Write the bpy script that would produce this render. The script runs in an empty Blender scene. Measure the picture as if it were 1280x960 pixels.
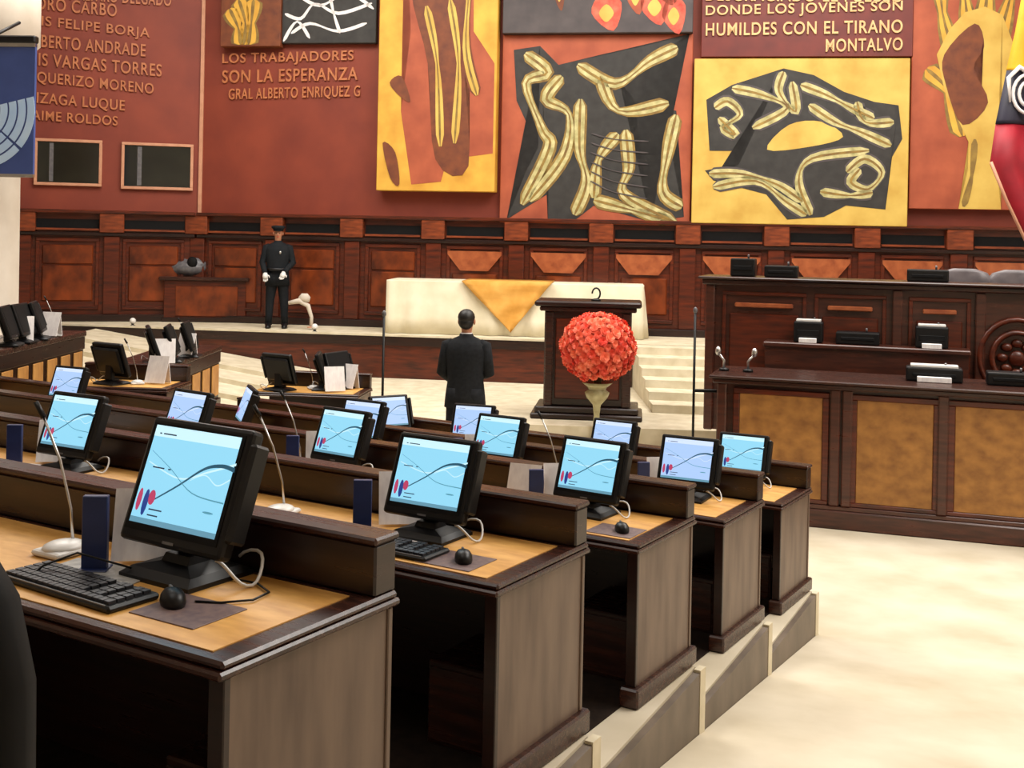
import bpy, bmesh, math, random
from mathutils import Vector, Matrix
random.seed(7)
PI = math.pi
S = bpy.context.scene
C = S.collection
R = math.radians

# ------------------------------------------------------------------ camera
FPX = 1450.0; ROLL = .02; CAM_H = 2.65
cam = bpy.data.cameras.new('camera'); co = bpy.data.objects.new('camera', cam); C.objects.link(co)
cam.sensor_width = 36; cam.lens = FPX/1280*36
cam.shift_y = -185/1280
cam.clip_start = .05; cam.clip_end = 200
co.matrix_world = Matrix.Translation((0, 0, CAM_H)) @ Matrix.Rotation(R(90), 4, 'X') @ Matrix.Rotation(ROLL, 4, 'Z')
S.camera = co
# ------------------------------------------------------------------ light
w = bpy.data.worlds.new('world'); S.world = w; w.use_nodes = True
w.node_tree.nodes['Background'].inputs[0].default_value = (1, .96, .9, 1)
w.node_tree.nodes['Background'].inputs[1].default_value = .3
S.view_settings.view_transform = 'Standard'; S.view_settings.look = 'None'
S.view_settings.exposure = -.24; S.view_settings.gamma = 1
def area(name, loc, sx, sy, power, col=(1, .965, .91), rot=(0, 0, 0)):
    l = bpy.data.lights.new(name, 'AREA'); l.shape = 'RECTANGLE'; l.size = sx; l.size_y = sy
    l.energy = power; l.color = col
    o = bpy.data.objects.new(name, l); C.objects.link(o); o.location = loc; o.rotation_euler = rot
    return o
CEIL = 9.2
area('ceiling_lamp', (-4, 3, CEIL-.2), 4, 4, 160)
area('ceiling_lamp', (6.3, 6, CEIL-.2), 5, 6, 1180)
area('ceiling_lamp', (-3.5, 13, CEIL-.2), 5, 5, 850)
area('ceiling_lamp', (4, 13, CEIL-.2), 5, 5, 900)
area('ceiling_lamp', (0, 16.2, CEIL-.2), 14, 1.2, 430, rot=(R(25), 0, 0))

# ------------------------------------------------------------------ helpers
def ray(px, py):
    dx = px-640; dy = py-295; k = math.cos(ROLL); s = math.sin(ROLL)
    return (dx*k+dy*s)/FPX, (dy*k-dx*s)/FPX
def atz(px, py, z):
    a, b = ray(px, py); Y = (CAM_H-z)/b
    return Vector((a*Y, Y, z))
def aty(px, py, Y):
    a, b = ray(px, py)
    return Vector((a*Y, Y, CAM_H-b*Y))

def nodes(name):
    m = bpy.data.materials.new(name); m.use_nodes = True
    return m, m.node_tree.nodes, m.node_tree.links, m.node_tree.nodes['Principled BSDF']
def mat(name, c1, c2=None, rough=.5, scale=(8, 8, 8), detail=4, bump=0, metal=0, spec=.5, coat=0, lo=.3, hi=.7, rvar=0):
    m, n, l, b = nodes(name)
    c1 = (*c1, 1)
    b.inputs['Roughness'].default_value = rough; b.inputs['Metallic'].default_value = metal
    b.inputs['Specular IOR Level'].default_value = spec; b.inputs['Coat Weight'].default_value = coat
    b.inputs['Coat Roughness'].default_value = .15
    c2 = (*(c2 or tuple(v*.85 for v in c1[:3])), 1)
    t = n.new('ShaderNodeTexCoord'); mp = n.new('ShaderNodeMapping'); mp.inputs['Scale'].default_value = scale
    no = n.new('ShaderNodeTexNoise'); no.inputs['Scale'].default_value = 1; no.inputs['Detail'].default_value = detail
    cr = n.new('ShaderNodeValToRGB'); cr.color_ramp.elements[0].position = lo; cr.color_ramp.elements[1].position = hi
    cr.color_ramp.elements[0].color = c1; cr.color_ramp.elements[1].color = c2
    l.new(t.outputs['Object'], mp.inputs['Vector']); l.new(mp.outputs[0], no.inputs['Vector'])
    l.new(no.outputs['Fac'], cr.inputs[0]); l.new(cr.outputs[0], b.inputs['Base Color'])
    if bump:
        bp = n.new('ShaderNodeBump'); bp.inputs['Strength'].default_value = bump; bp.inputs['Distance'].default_value = .01
        l.new(no.outputs['Fac'], bp.inputs['Height']); l.new(bp.outputs[0], b.inputs['Normal'])
    if rvar:
        mr = n.new('ShaderNodeMapRange'); mr.inputs[3].default_value = rough-rvar; mr.inputs[4].default_value = rough+rvar
        l.new(no.outputs['Fac'], mr.inputs[0]); l.new(mr.outputs[0], b.inputs['Roughness'])
    return m
def emis(name, col, strength=1):
    m, n, l, b = nodes(name)
    b.inputs['Base Color'].default_value = (.01, .01, .01, 1); b.inputs['Roughness'].default_value = .3
    b.inputs['Emission Color'].default_value = (*col, 1); b.inputs['Emission Strength'].default_value = strength
    return m
def srgb(r, g, b):
    f = lambda v: ((v/255+.055)/1.055)**2.4 if v > 10 else v/255/12.92
    return (f(r), f(g), f(b))

M = {}
M['wood'] = mat('dark_wood', srgb(46, 24, 19), srgb(26, 14, 12), .3, (3, 3, 40), rvar=.08)
M['wood_h'] = mat('dark_wood_edge', srgb(68, 38, 29), srgb(34, 18, 15), .28, (3, 40, 40), rvar=.08)
M['wood_red'] = mat('red_brown_wood', srgb(100, 40, 20), srgb(52, 20, 12), .32, (3, 3, 24), rvar=.08)
M['wood_post'] = mat('orange_brown_wood', srgb(140, 66, 34), srgb(88, 38, 20), .35, (5, 5, 24))
M['burl'] = mat('burl_wood', srgb(134, 60, 24), srgb(62, 24, 12), .3, (4, 4, 3), 8)
M['trap'] = mat('lit_burl', srgb(176, 100, 60), srgb(130, 64, 38), .3, (6, 6, 6), 5)  # burl paled as if lit, for plaques and bench mouldings
M['lam'] = mat('brown_laminate', srgb(106, 86, 72), srgb(80, 62, 52), .42, (14, 14, 2.5), 5, rvar=.06, lo=.35, hi=.75)
M['ochre'] = mat('ochre_veneer', srgb(170, 118, 56), srgb(124, 80, 34), .45, (7, 7, 9), 10)
M['wood_mid'] = mat('mid_brown_wood', srgb(84, 44, 32), srgb(50, 26, 20), .3, (3, 3, 24), rvar=.08)
M['ochre_s'] = mat('ochre_slat', srgb(206, 152, 84), srgb(160, 106, 50), .45, (9, 9, 4), 6)
M['inset'] = mat('honey_veneer', srgb(226, 174, 98), srgb(196, 140, 68), .42, (9, 30, 9), 6, rvar=.06)
M['cream'] = mat('cream_carpet', srgb(210, 200, 180), srgb(184, 172, 148), .9, (1.6, 1.6, 1.6), 9, bump=.15, spec=.1)
M['cream2'] = mat('cream_step', srgb(218, 208, 184), srgb(194, 182, 154), .8, (5, 5, 5), 6, spec=.1)
M['dsheet'] = mat('dark_sheet', srgb(44, 34, 28), srgb(32, 25, 21), .95, (20, 20, 20), spec=.1)  # dark brown tone of the sheet on the tiers
M['skirt'] = mat('taupe_board', srgb(112, 98, 84), srgb(84, 72, 60), .5, (6, 6, 3), 5)
M['wall'] = mat('terracotta_wall', srgb(136, 56, 34), srgb(114, 42, 26), .6, (1.3, 1.3, 1.3), 6)
M['rust'] = mat('rust_canvas', srgb(176, 88, 56), srgb(146, 66, 40), .6, (2.5, 2.5, 2.5), 8)
M['darkred'] = mat('oxblood_panel', srgb(112, 38, 28), srgb(92, 28, 22), .5, (3, 3, 3), 4)
M['yell'] = mat('yellow_canvas', srgb(226, 178, 70), srgb(196, 140, 44), .6, (2.2, 2.2, 2.2), 8)
M['yell2'] = mat('pale_yellow_canvas', srgb(216, 184, 92), srgb(190, 150, 62), .6, (2.2, 2.2, 2.2), 8)
M['bone'] = mat('bone_paint', srgb(212, 202, 146), srgb(146, 138, 84), .6, (7, 7, 7), 8)
M['olive'] = mat('olive_paint', srgb(156, 126, 56), srgb(104, 78, 40), .6, (6, 6, 6), 8)
M['pblack'] = mat('black_paint', srgb(36, 34, 32), srgb(52, 50, 48), .6, (6, 6, 6), 8)
M['pgrey'] = mat('charcoal_paint', srgb(62, 56, 58), srgb(82, 74, 74), .6, (3, 3, 3), 8)
M['ppink'] = mat('coral_paint', srgb(214, 110, 84), srgb(176, 50, 36), .6, (6, 6, 6), 8)
M['umber'] = mat('umber_paint', srgb(126, 66, 32), srgb(96, 46, 26), .6, (6, 6, 6), 8)
M['gold'] = mat('gilt_letter', srgb(192, 118, 74), srgb(170, 98, 58), .5)
M['gold2'] = mat('pale_gilt_letter', srgb(226, 188, 132), srgb(206, 160, 108), .5)
M['black'] = mat('black_plastic', srgb(14, 14, 17), srgb(9, 9, 11), .42, (20, 20, 20), spec=.35)
M['black2'] = mat('matt_black', srgb(16, 15, 16), srgb(10, 10, 11), .7, (20, 20, 20), spec=.2)
M['keys'] = mat('key_plastic', srgb(46, 46, 52), srgb(34, 34, 38), .45, (60, 60, 60))
M['grey'] = mat('grey_plastic', srgb(108, 106, 108), srgb(84, 82, 86), .4, (20, 20, 20))
M['pad'] = mat('mouse_pad', srgb(120, 98, 92), srgb(90, 72, 76), .6, (40, 40, 40))
M['silver'] = mat('silver_metal', (.6, .6, .6), (.5, .5, .5), .3, (20, 20, 20), metal=1)
M['white'] = mat('white_plastic', srgb(228, 226, 222), srgb(208, 206, 204), .35, (9, 9, 9))
M['paper'] = mat('white_paper', srgb(244, 240, 238), srgb(226, 220, 220), .8, (40, 40, 8), spec=.1)
M['sheet'] = mat('grey_printed_sheet', srgb(190, 188, 184), srgb(140, 138, 138), .5, (30, 30, 30))
M['navy'] = mat('navy_card', srgb(34, 50, 104), srgb(26, 38, 82), .4, (10, 10, 10))
M['navy2'] = mat('blue_banner', srgb(62, 82, 146), srgb(52, 70, 128), .6, (3, 3, 3))
M['lblue'] = mat('light_blue_print', srgb(196, 222, 250), srgb(170, 204, 246), .6, (3, 3, 3))
M['cloth'] = mat('ivory_cloth', srgb(236, 228, 204), srgb(218, 208, 180), .8, (3, 3, 3), spec=.1)
M['saffron'] = mat('saffron_cloth', srgb(226, 172, 92), srgb(204, 146, 66), .7, (4, 4, 4), spec=.1)
M['suit'] = mat('dark_suit', srgb(30, 32, 36), srgb(20, 22, 25), .8, (30, 30, 30), spec=.2)
M['unif'] = mat('dark_uniform', srgb(26, 30, 34), srgb(18, 20, 24), .8, (30, 30, 30), spec=.2)
M['skin'] = mat('skin', srgb(186, 130, 100), srgb(168, 112, 84), .5, (12, 12, 12))
M['hair'] = mat('black_hair', srgb(20, 16, 14), srgb(12, 10, 9), .5, (60, 60, 60))
M['coral'] = mat('coral_petal', srgb(244, 112, 84), srgb(226, 72, 54), .6, (14, 14, 14), lo=.35, hi=.65)
_m = M['coral']; _n = _m.node_tree.nodes; _l = _m.node_tree.links
_oi = _n.new('ShaderNodeObjectInfo'); _mx = _n.new('ShaderNodeMix'); _mx.data_type = 'RGBA'
_mx.inputs['A'].default_value = (*srgb(226, 66, 50), 1); _mx.inputs['B'].default_value = (*srgb(250, 138, 104), 1)
_l.new(_oi.outputs['Random'], _mx.inputs['Factor']); _l.new(_mx.outputs['Result'], _n['Principled BSDF'].inputs['Base Color'])
M['stem'] = mat('green_stem', srgb(70, 96, 44), srgb(50, 74, 34), .6)
M['vase'] = mat('pale_glass_vase', srgb(190, 184, 140), srgb(150, 140, 96), .15, (9, 9, 9), coat=.5)
M['fy'] = mat('flag_yellow', srgb(236, 182, 30), srgb(214, 156, 20), .6, (3, 3, 3))
M['fb'] = mat('flag_dark_blue', srgb(30, 26, 48), srgb(22, 20, 36), .6, (3, 3, 3))
M['fr'] = mat('flag_red', srgb(170, 18, 40), srgb(130, 12, 30), .6, (3, 3, 3))
M['beige'] = mat('beige_plaster', srgb(208, 198, 184), srgb(190, 178, 162), .7, (2, 2, 2))
M['mirror'] = mat('dark_glass', srgb(12, 16, 14), srgb(26, 30, 24), .08, (3, 3, 3), coat=1)
M['pink'] = mat('pale_frame', srgb(206, 150, 120), srgb(190, 134, 104), .5)
M['ceil'] = mat('ceiling_plaster', srgb(214, 206, 194), srgb(204, 196, 184), .8, (2, 2, 2))
M['chair_grey'] = mat('grey_leather', srgb(112, 104, 106), srgb(84, 78, 82), .4, (6, 6, 6))
for k, c, s in (('sc_cyan', srgb(140, 206, 232), 1.4), ('sc_lav', srgb(168, 198, 240), 1.35), ('sc_pale', srgb(196, 232, 242), 1.4),
                ('sc_lpale', srgb(206, 222, 248), 1.35), ('sc_wave', srgb(40, 92, 116), 1), ('sc_teal', srgb(96, 168, 190), 1),
                ('sc_red', srgb(206, 70, 110), 1), ('sc_blue', srgb(40, 70, 150), 1), ('sc_text', srgb(40, 60, 84), 1), ('sc_bar', srgb(110, 166, 190), 1)):
    M[k] = emis(k, c, s)

class B:
    """mesh accumulator"""
    def __init__(s): s.bm = bmesh.new(); s.mats = []
    def mi(s, m):
        if m is None: return 0
        if m not in s.mats: s.mats.append(m)
        return s.mats.index(m)
    def box(s, x0, x1, y0, y1, z0, z1, bev=0, rot=None, m=None, seg=1):
        mt = Matrix.Translation(((x0+x1)/2, (y0+y1)/2, (z0+z1)/2))
        if rot is not None: mt = mt @ rot
        mt = mt @ Matrix.Diagonal((abs(x1-x0), abs(y1-y0), abs(z1-z0), 1))
        g = bmesh.ops.create_cube(s.bm, size=1, matrix=mt)
        fs = {f for v in g['verts'] for f in v.link_faces}
        k = s.mi(m)
        for f in fs: f.material_index = k
        if bev:
            es = {e for f in fs for e in f.edges}
            bmesh.ops.bevel(s.bm, geom=list(es), offset=bev, segments=seg, affect='EDGES', profile=.5)
        return s
    def tube(s, pts, r, n=8, m=None, cap=True):
        pts = [Vector(p) for p in pts]; rs = r if isinstance(r, (list, tuple)) else [r]*len(pts)
        rings = []; k = s.mi(m); up = None
        for i, p in enumerate(pts):
            d = (pts[min(i+1, len(pts)-1)]-pts[max(i-1, 0)]).normalized()
            if up is None: up = Vector((0, 0, 1)) if abs(d.z) < .9 else Vector((1, 0, 0))
            a = d.cross(up).normalized(); up = a.cross(d).normalized()
            rings.append([s.bm.verts.new(p+(a*math.cos(2*PI*j/n)+up*math.sin(2*PI*j/n))*rs[i]) for j in range(n)])
        for a, b in zip(rings, rings[1:]):
            for j in range(n):
                f = s.bm.faces.new((a[j], a[(j+1) % n], b[(j+1) % n], b[j])); f.material_index = k; f.smooth = True
        if cap:
            for rg in (rings[0][::-1], rings[-1]):
                f = s.bm.faces.new(rg); f.material_index = k
        return s
    def loft(s, rings, m=None, cap=True, smooth=True):
        k = s.mi(m); vr = [[s.bm.verts.new(p) for p in rg] for rg in rings]; n = len(vr[0])
        for a, b in zip(vr, vr[1:]):
            for j in range(n):
                f = s.bm.faces.new((a[j], a[(j+1) % n], b[(j+1) % n], b[j])); f.material_index = k; f.smooth = smooth
        if cap:
            for rg in (vr[0][::-1], vr[-1]):
                f = s.bm.faces.new(rg); f.material_index = k
        return s
    def lathe(s, prof, n=20, c=(0, 0, 0), m=None):
        return s.loft([[(c[0]+r*math.cos(2*PI*j/n), c[1]+r*math.sin(2*PI*j/n), c[2]+z) for j in range(n)] for r, z in prof], m)
    def ell(s, c, rx, ry, rz, m=None, u=14, v=8, rot=None):
        mt = Matrix.Translation(c)
        if rot is not None: mt = mt @ rot
        g = bmesh.ops.create_uvsphere(s.bm, u_segments=u, v_segments=v, radius=1, matrix=mt @ Matrix.Diagonal((rx, ry, rz, 1)))
        k = s.mi(m)
        for f in {f for vv in g['verts'] for f in vv.link_faces}: f.material_index = k; f.smooth = True
        return s
    def prism(s, poly, z0, z1, m=None):
        """poly in xy; z0,z1 numbers or lists of per-vertex heights"""
        n = len(poly); k = s.mi(m)
        zz = lambda z, i: z[i] if isinstance(z, (list, tuple)) else z
        a = [s.bm.verts.new((p[0], p[1], zz(z0, i))) for i, p in enumerate(poly)]
        b = [s.bm.verts.new((p[0], p[1], zz(z1, i))) for i, p in enumerate(poly)]
        for j in range(n): s.bm.faces.new((a[j], a[(j+1) % n], b[(j+1) % n], b[j])).material_index = k
        s.bm.faces.new(a[::-1]).material_index = k; s.bm.faces.new(b).material_index = k
        return s
    def slab(s, poly, y0, y1, m=None):
        """poly in xz, extruded in y"""
        n = len(poly); k = s.mi(m)
        a = [s.bm.verts.new((p[0], y0, p[1])) for p in poly]; b = [s.bm.verts.new((p[0], y1, p[1])) for p in poly]
        fs = [s.bm.faces.new((a[j], a[(j+1) % n], b[(j+1) % n], b[j])) for j in range(n)]
        fs += [s.bm.faces.new(a[::-1]), s.bm.faces.new(b)]
        for f in fs: f.material_index = k
        return s
    def build(s, name, m=None, parent=None, loc=None, rot=None, norm=True):
        if norm: bmesh.ops.recalc_face_normals(s.bm, faces=s.bm.faces)
        me = bpy.data.meshes.new(name); s.bm.to_mesh(me); s.bm.free()
        if s.mats and s.mats != [None]:
            for x in s.mats: me.materials.append(M[x] if x else M[m])
        elif m: me.materials.append(M[m])
        o = bpy.data.objects.new(name, me); C.objects.link(o)
        if parent: o.parent = parent
        if loc is not None: o.location = loc
        if rot is not None: o.rotation_euler = rot
        return o
def tag(o, label=None, cat=None, group=None, kind=None):
    if label: o['label'] = label
    if cat: o['category'] = cat
    if group: o['group'] = group
    if kind: o['kind'] = kind
    return o
def thing(name, label, cat, loc=(0, 0, 0), rz=0, group=None):
    o = bpy.data.objects.new(name, None); C.objects.link(o); o.empty_display_size = .1
    o.location = loc; o.rotation_euler = (0, 0, rz)
    return tag(o, label, cat, group)
def struct(o): o['kind'] = 'structure'; return o
def dup(root, loc, rz, label, group=None):
    r = root.copy(); C.objects.link(r); r.location = loc; r.rotation_euler = (0, 0, rz); r['label'] = label
    if group: r['group'] = group
    for ch in list(root.children):
        c = ch.copy(); C.objects.link(c); c.parent = r
        for g in list(ch.children):
            d = g.copy(); C.objects.link(d); d.parent = c
    return r
class Proto:
    """first call builds, later calls copy"""
    def __init__(s, fn): s.fn = fn; s.o = None
    def __call__(s, label, loc, rz, group=None):
        if s.o is None:
            s.o = s.fn(); s.o.location = loc; s.o.rotation_euler = (0, 0, rz); s.o['label'] = label
            if group: s.o['group'] = group
            return s.o
        return dup(s.o, loc, rz, label, group)

# ------------------------------------------------------------------ room shell
WA = R(-8.3)                                   # bearing of the mural wall
WO = Vector((-5.49, 20.4, 0)); wd = Vector((math.cos(WA), math.sin(WA), 0)); wn = Vector((math.sin(WA), -math.cos(WA), 0))
LA = R(15.0)                                   # bearing of the side wall
ld = Vector((math.cos(LA), math.sin(LA), 0)); ln = Vector((math.sin(LA), -math.cos(LA), 0))
STAGE = 1.05
def wall_local(px, py, side, proud):
    d, n = (wd, wn) if side == 'main' else (ld, ln)
    a, b = ray(px, py); o = WO+n*proud
    # ray (a,1,-b)*t from camera ; plane through o with normal n
    t = (o.x*n.x+o.y*n.y)/(a*n.x+n.y)
    p = Vector((a*t, t, 0))-o
    return p.dot(d), CAM_H-b*t
def wall_thing(name, label, cat, side, x, z, proud, group=None):
    d, n, ang = (wd, wn, WA) if side == 'main' else (ld, ln, LA)
    p = WO+d*x+n*proud; p.z = z
    return thing(name, label, cat, p, ang, group)

struct(B().box(-12.5, 10.5, -4, 22.5, -.2, 0).build('floor', 'cream'))
wl = (10.4-WO.x)/math.cos(WA)
e2 = WO+wd*wl
struct(B().prism([(WO.x, WO.y), (e2.x, e2.y), (e2.x, e2.y+.3), (WO.x, WO.y+.3)], 0, CEIL).build('wall_back', 'wall'))
e1 = WO-ld*7.2
wL = struct(B().prism([(e1.x, e1.y), (WO.x, WO.y), (WO.x-.08, WO.y+.3), (e1.x-.08, e1.y+.3)], 0, CEIL).build('wall_left_rear', 'wall'))
struct(B().box(e1.x-.3, e1.x, -4, e1.y+.3, 0, CEIL).build('wall_left', 'beige'))
struct(B().box(10.4, 10.7, -4, e2.y+.3, 0, CEIL).build('wall_right', 'beige'))
struct(B().box(e1.x-.3, 10.7, -4.3, -4, 0, CEIL).build('wall_front', 'beige'))
struct(B().box(e1.x-.3, 10.7, -4.3, 22.5, CEIL, CEIL+.2).build('ceiling', 'ceil'))
# pale seam at the bend between the two walls
b = B(); p = WO+wn*.015; b.box(p.x-.03, p.x+.03, p.y-.03, p.y+.03, 2.9, CEIL-.01); struct(b.build('trim_1', 'pink'))

# stage : dark fascia, cream top
sa = Vector((-11.9, 0)); 
def stage_edge(x): return 17.75-.148*(x-.39)
x0, x1 = -12.0, 1.85
st = B().prism([(x0, stage_edge(x0)), (x1, stage_edge(x1)), (x1, stage_edge(x1)+.06), (x0, stage_edge(x0)+.06)], 0, STAGE-.001).build('stage_fascia', 'wood_red')
struct(st)
back = lambda x: (WO.y+(x-WO.x)*math.tan(WA)) if x > WO.x else (WO.y+(x-WO.x)*math.tan(LA))
pl = [(-11.5, stage_edge(-11.5)+.06), (10.3, stage_edge(10.3)+.06), (10.3, back(10.3)-.01), (WO.x, WO.y-.01), (-9.5, back(-9.5)-.01)]
struct(B().prism([(-9.5, stage_edge(-9.5)+.06)]+pl[1:], 0, STAGE).build('stage_floor', 'cream2'))
b = B().prism([(x0+2.5, stage_edge(x0+2.5)-.04), (x1, stage_edge(x1)-.04), (x1, stage_edge(x1)+.05), (x0+2.5, stage_edge(x0+2.5)+.05)], STAGE, STAGE+.03)
struct(b.build('trim_2', 'cream2'))
b = B().prism([(x0+2.5, stage_edge(x0+2.5)-.03), (x1, stage_edge(x1)-.03), (x1, stage_edge(x1)), (x0+2.5, stage_edge(x0+2.5))], STAGE-.14, STAGE)
struct(b.build('trim_3', 'wood'))

# low platforms in front of the stage, steps at its right, sloped steps at its left
struct(B().prism([(-2.4, 13.2), (4.2, 12.6), (4.2, 16.9), (x1, stage_edge(x1)-.03), (-2.4, stage_edge(-2.4)-.03)], 0, .2).build('platform_step', 'cream2'))
struct(B().prism([(-2.2, 14.1), (4.2, 13.5), (4.2, 16.9), (x1, stage_edge(x1)-.03), (-2.2, stage_edge(-2.2)-.03)], .2, .4).build('platform_step', 'cream2'))
for k in range(6):
    ya = 14.9+.42*k; z = .4+.1083*k
    struct(B().prism([(1.86, ya+.1), (4.2, ya-.25), (4.2, 17.15), (1.86, 17.5)], z, z+.1083).build('step', 'cream2'))
for k in range(4):
    xa = -6.7; xb = -2.42
    y0_ = 14.5+k*.8; dz = -.2+.066*k
    yb = (stage_edge(xa)-.04, stage_edge(xb)-.04)
    struct(B().prism([(xa, y0_+.65), (xb, y0_), (xb, yb[1]), (xa, yb[0])], 0 if k == 0 else .02, [1.02+dz, .40+dz, .40+dz, 1.02+dz]).build('sloped_step', 'cream2'))

# ------------------------------------------------------------------ wainscot on both walls (panelled bays)
def wainscot(side, xs, name):
    d, n, ang = (wd, wn, WA) if side == 'main' else (ld, ln, LA)
    root = thing(name, None, None, (WO.x, WO.y, STAGE), ang)
    root['kind'] = 'structure'
    L0, L1 = xs[0], xs[-1]
    B().box(L0, L1, -.10, -.01, 0, 1.88).build('backing', 'wood_red', root)
    B().box(L0, L1, -.22, -.01, 0, .12, .01).build('plinth', 'wood', root)
    B().box(L0, L1, -.20, -.01, 1.46, 1.52, .01).build('rail', 'wood', root)
    B().box(L0, L1, -.24, -.01, 1.84, 1.9, .012).build('cap_rail', 'wood_red', root)
    post = None; pan = None
    for i, x in enumerate(xs[:-1]):
        xe = xs[i+1]; cx = (x+xe)/2; w_ = xe-x
        def copy_or(first, o_name, make, X):
            return make()
        if post is None:
            post = B().box(-.2, .2, -.23, -.02, 1.52, 1.84, .012).build('upper_block', 'wood_post', root)
            pil = B().box(-.13, .13, -.17, -.02, .12, 1.46, .012).build('pilaster', 'wood_red', root)
            slot = B().box(-w_/2+.2, w_/2-.2, -.115, -.09, 1.58, 1.74).build('slot_panel', 'black2', root)
            led = B().box(-w_/2+.2, w_/2-.2, -.17, -.09, 1.55, 1.585).build('ledge', 'wood_post', root)
            fr = B()
            a, b_ = w_/2-.2, .22
            for (p, q, r_, s_) in ((-a, a, 1.36, 1.42), (-a, a, .2, .26), (-a, -a+.06, .26, 1.36), (a-.06, a, .26, 1.36)): fr.box(p, q, -.14, -.09, r_, s_, .008)
            fr = fr.build('panel_frame', 'wood_red', root)
            pa = B().box(-a+.1, a-.1, -.125, -.09, .34, .95, .02).build('burl_panel', 'burl', root)
            tz = B().slab([(-.46, 1.33), (.46, 1.33), (.46, 1.27), (.24, 1.0), (-.24, 1.0), (-.46, 1.27)], -.155, -.1).build('trapezoid_plaque', 'trap', root)  # light falling on the plaque is put into its paler colour
            burl2 = B().box(-a+.1, a-.1, -.125, -.09, .97, 1.3, .02).build('burl_panel', 'burl', root); burl2.location.x = cx
            proto = [post, pil, slot, led, fr, pa, tz]
            for o in proto[2:]: o.location.x = cx
            if side == 'left': bpy.data.objects.remove(tz); proto.pop(); proto.append(burl2)
            else: tz.location.x = (xs[-3]+xs[-2])/2; tz_x = xs[-3]
            post.location.x = pil.location.x = x
        else:
            for o in proto:
                if side == 'main' and o is tz and x == tz_x: continue
                if side == 'main' and o is tz and cx < 3.6: o = burl2
                c = o.copy(); C.objects.link(c); c.parent = root
                c.location.x = x if o in proto[:2] else cx
    return root
st_ = 1.42
x_ref = wall_local(542, 290, 'main', .15)[0]
k0 = int(x_ref/st_); xs = [x_ref+st_*i for i in range(-k0, 9)]
xs = [.02]+[x for x in xs if x > .5]
xs = [x for x in xs if x < wl-.3]+[wl-.05]
# first bay may be narrow; keep regular spacing from the reference post
wainscot('main', xs, 'wainscot_back')
xr = wall_local(140, 290, 'left', .15)[0]
wainscot('left', [xr-2*st_, xr-st_, xr, -.08], 'wainscot_left')

# ------------------------------------------------------------------ mural: generic abstract panels
def smooth(pts, n=5, closed=True):
    out = []; N = len(pts)
    for i in range(N if closed else N-1):
        p = [pts[(i+k-1) % N] if closed else pts[min(max(i+k-1, 0), N-1)] for k in range(4)]
        for j in range(n):
            t = j/n
            out.append(tuple(.5*((2*p[1][a])+(-p[0][a]+p[2][a])*t+(2*p[0][a]-5*p[1][a]+4*p[2][a]-p[3][a])*t*t+(-p[0][a]+3*p[1][a]-3*p[2][a]+p[3][a])*t**3) for a in (0, 1)))
    if not closed: out.append(pts[-1])
    return out
def stroke(bb, pts, w_, y, m, W, Hh):
    q = smooth([(p[0]*W, -p[1]*Hh) for p in pts], 5, False); n = len(q); L = []; Rr = []
    for i, p in enumerate(q):
        d = Vector((q[min(i+1, n-1)][0]-q[max(i-1, 0)][0], q[min(i+1, n-1)][1]-q[max(i-1, 0)][1])).normalized()
        ww = w_*(.45+.55*abs(math.sin(PI*(.12+.76*i/(n-1))*2.0))) if n > 6 else w_
        if i in (0, n-1): ww *= .4
        L.append((p[0]-d.y*ww, p[1]+d.x*ww)); Rr.append((p[0]+d.y*ww, p[1]-d.x*ww))
    k = bb.mi(m)
    vl = [bb.bm.verts.new((a, y, c)) for a, c in L]; vr = [bb.bm.verts.new((a, y, c)) for a, c in Rr]
    for i in range(n-1):
        f = bb.bm.faces.new((vl[i], vl[i+1], vr[i+1], vr[i])); f.material_index = k
def blob(bb, pts, y, m, W, Hh, sm=True):
    q = [(p[0]*W, -p[1]*Hh) for p in pts]
    if sm: q = smooth(q, 4)
    vs = [bb.bm.verts.new((a, y, c)) for a, c in q]
    f = bb.bm.faces.new(vs); f.material_index = bb.mi(m)
    bmesh.ops.triangulate(bb.bm, faces=[f])
def panel(label, px0, py0, px1, py1, proud, base, draw=None, side='main', thick=None, cat='mural panel', cx=None):
    xa, zb = wall_local(px0, py1, side, proud); xb, _ = wall_local(px1, py1, side, proud)
    xm, zt = wall_local((px0+px1)/2, py0, side, proud); _, zb = wall_local((px0+px1)/2, py1, side, proud)
    t = wall_thing('mural_panel', label, cat, side, xa, zb, proud, None)
    W = xb-xa; Hh = zt-zb
    B().box(0, W, 0, proud-.005, 0, Hh, .01).build('canvas', base, t)
    if draw:
        bb = B(); draw(bb, W, Hh)
        o = bb.build('painted_shapes', None, t, (0, 0, Hh), norm=False)
    return t, W, Hh
def bone_stroke(bb, pts, w_, W, Hh, y, c='bone', edge='olive', core=True):
    stroke(bb, pts, w_*1.45, y, edge, W, Hh); stroke(bb, pts, w_, y-.003, c, W, Hh)
    if core: stroke(bb, pts, w_*.25, y-.006, 'olive', W, Hh)
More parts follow.
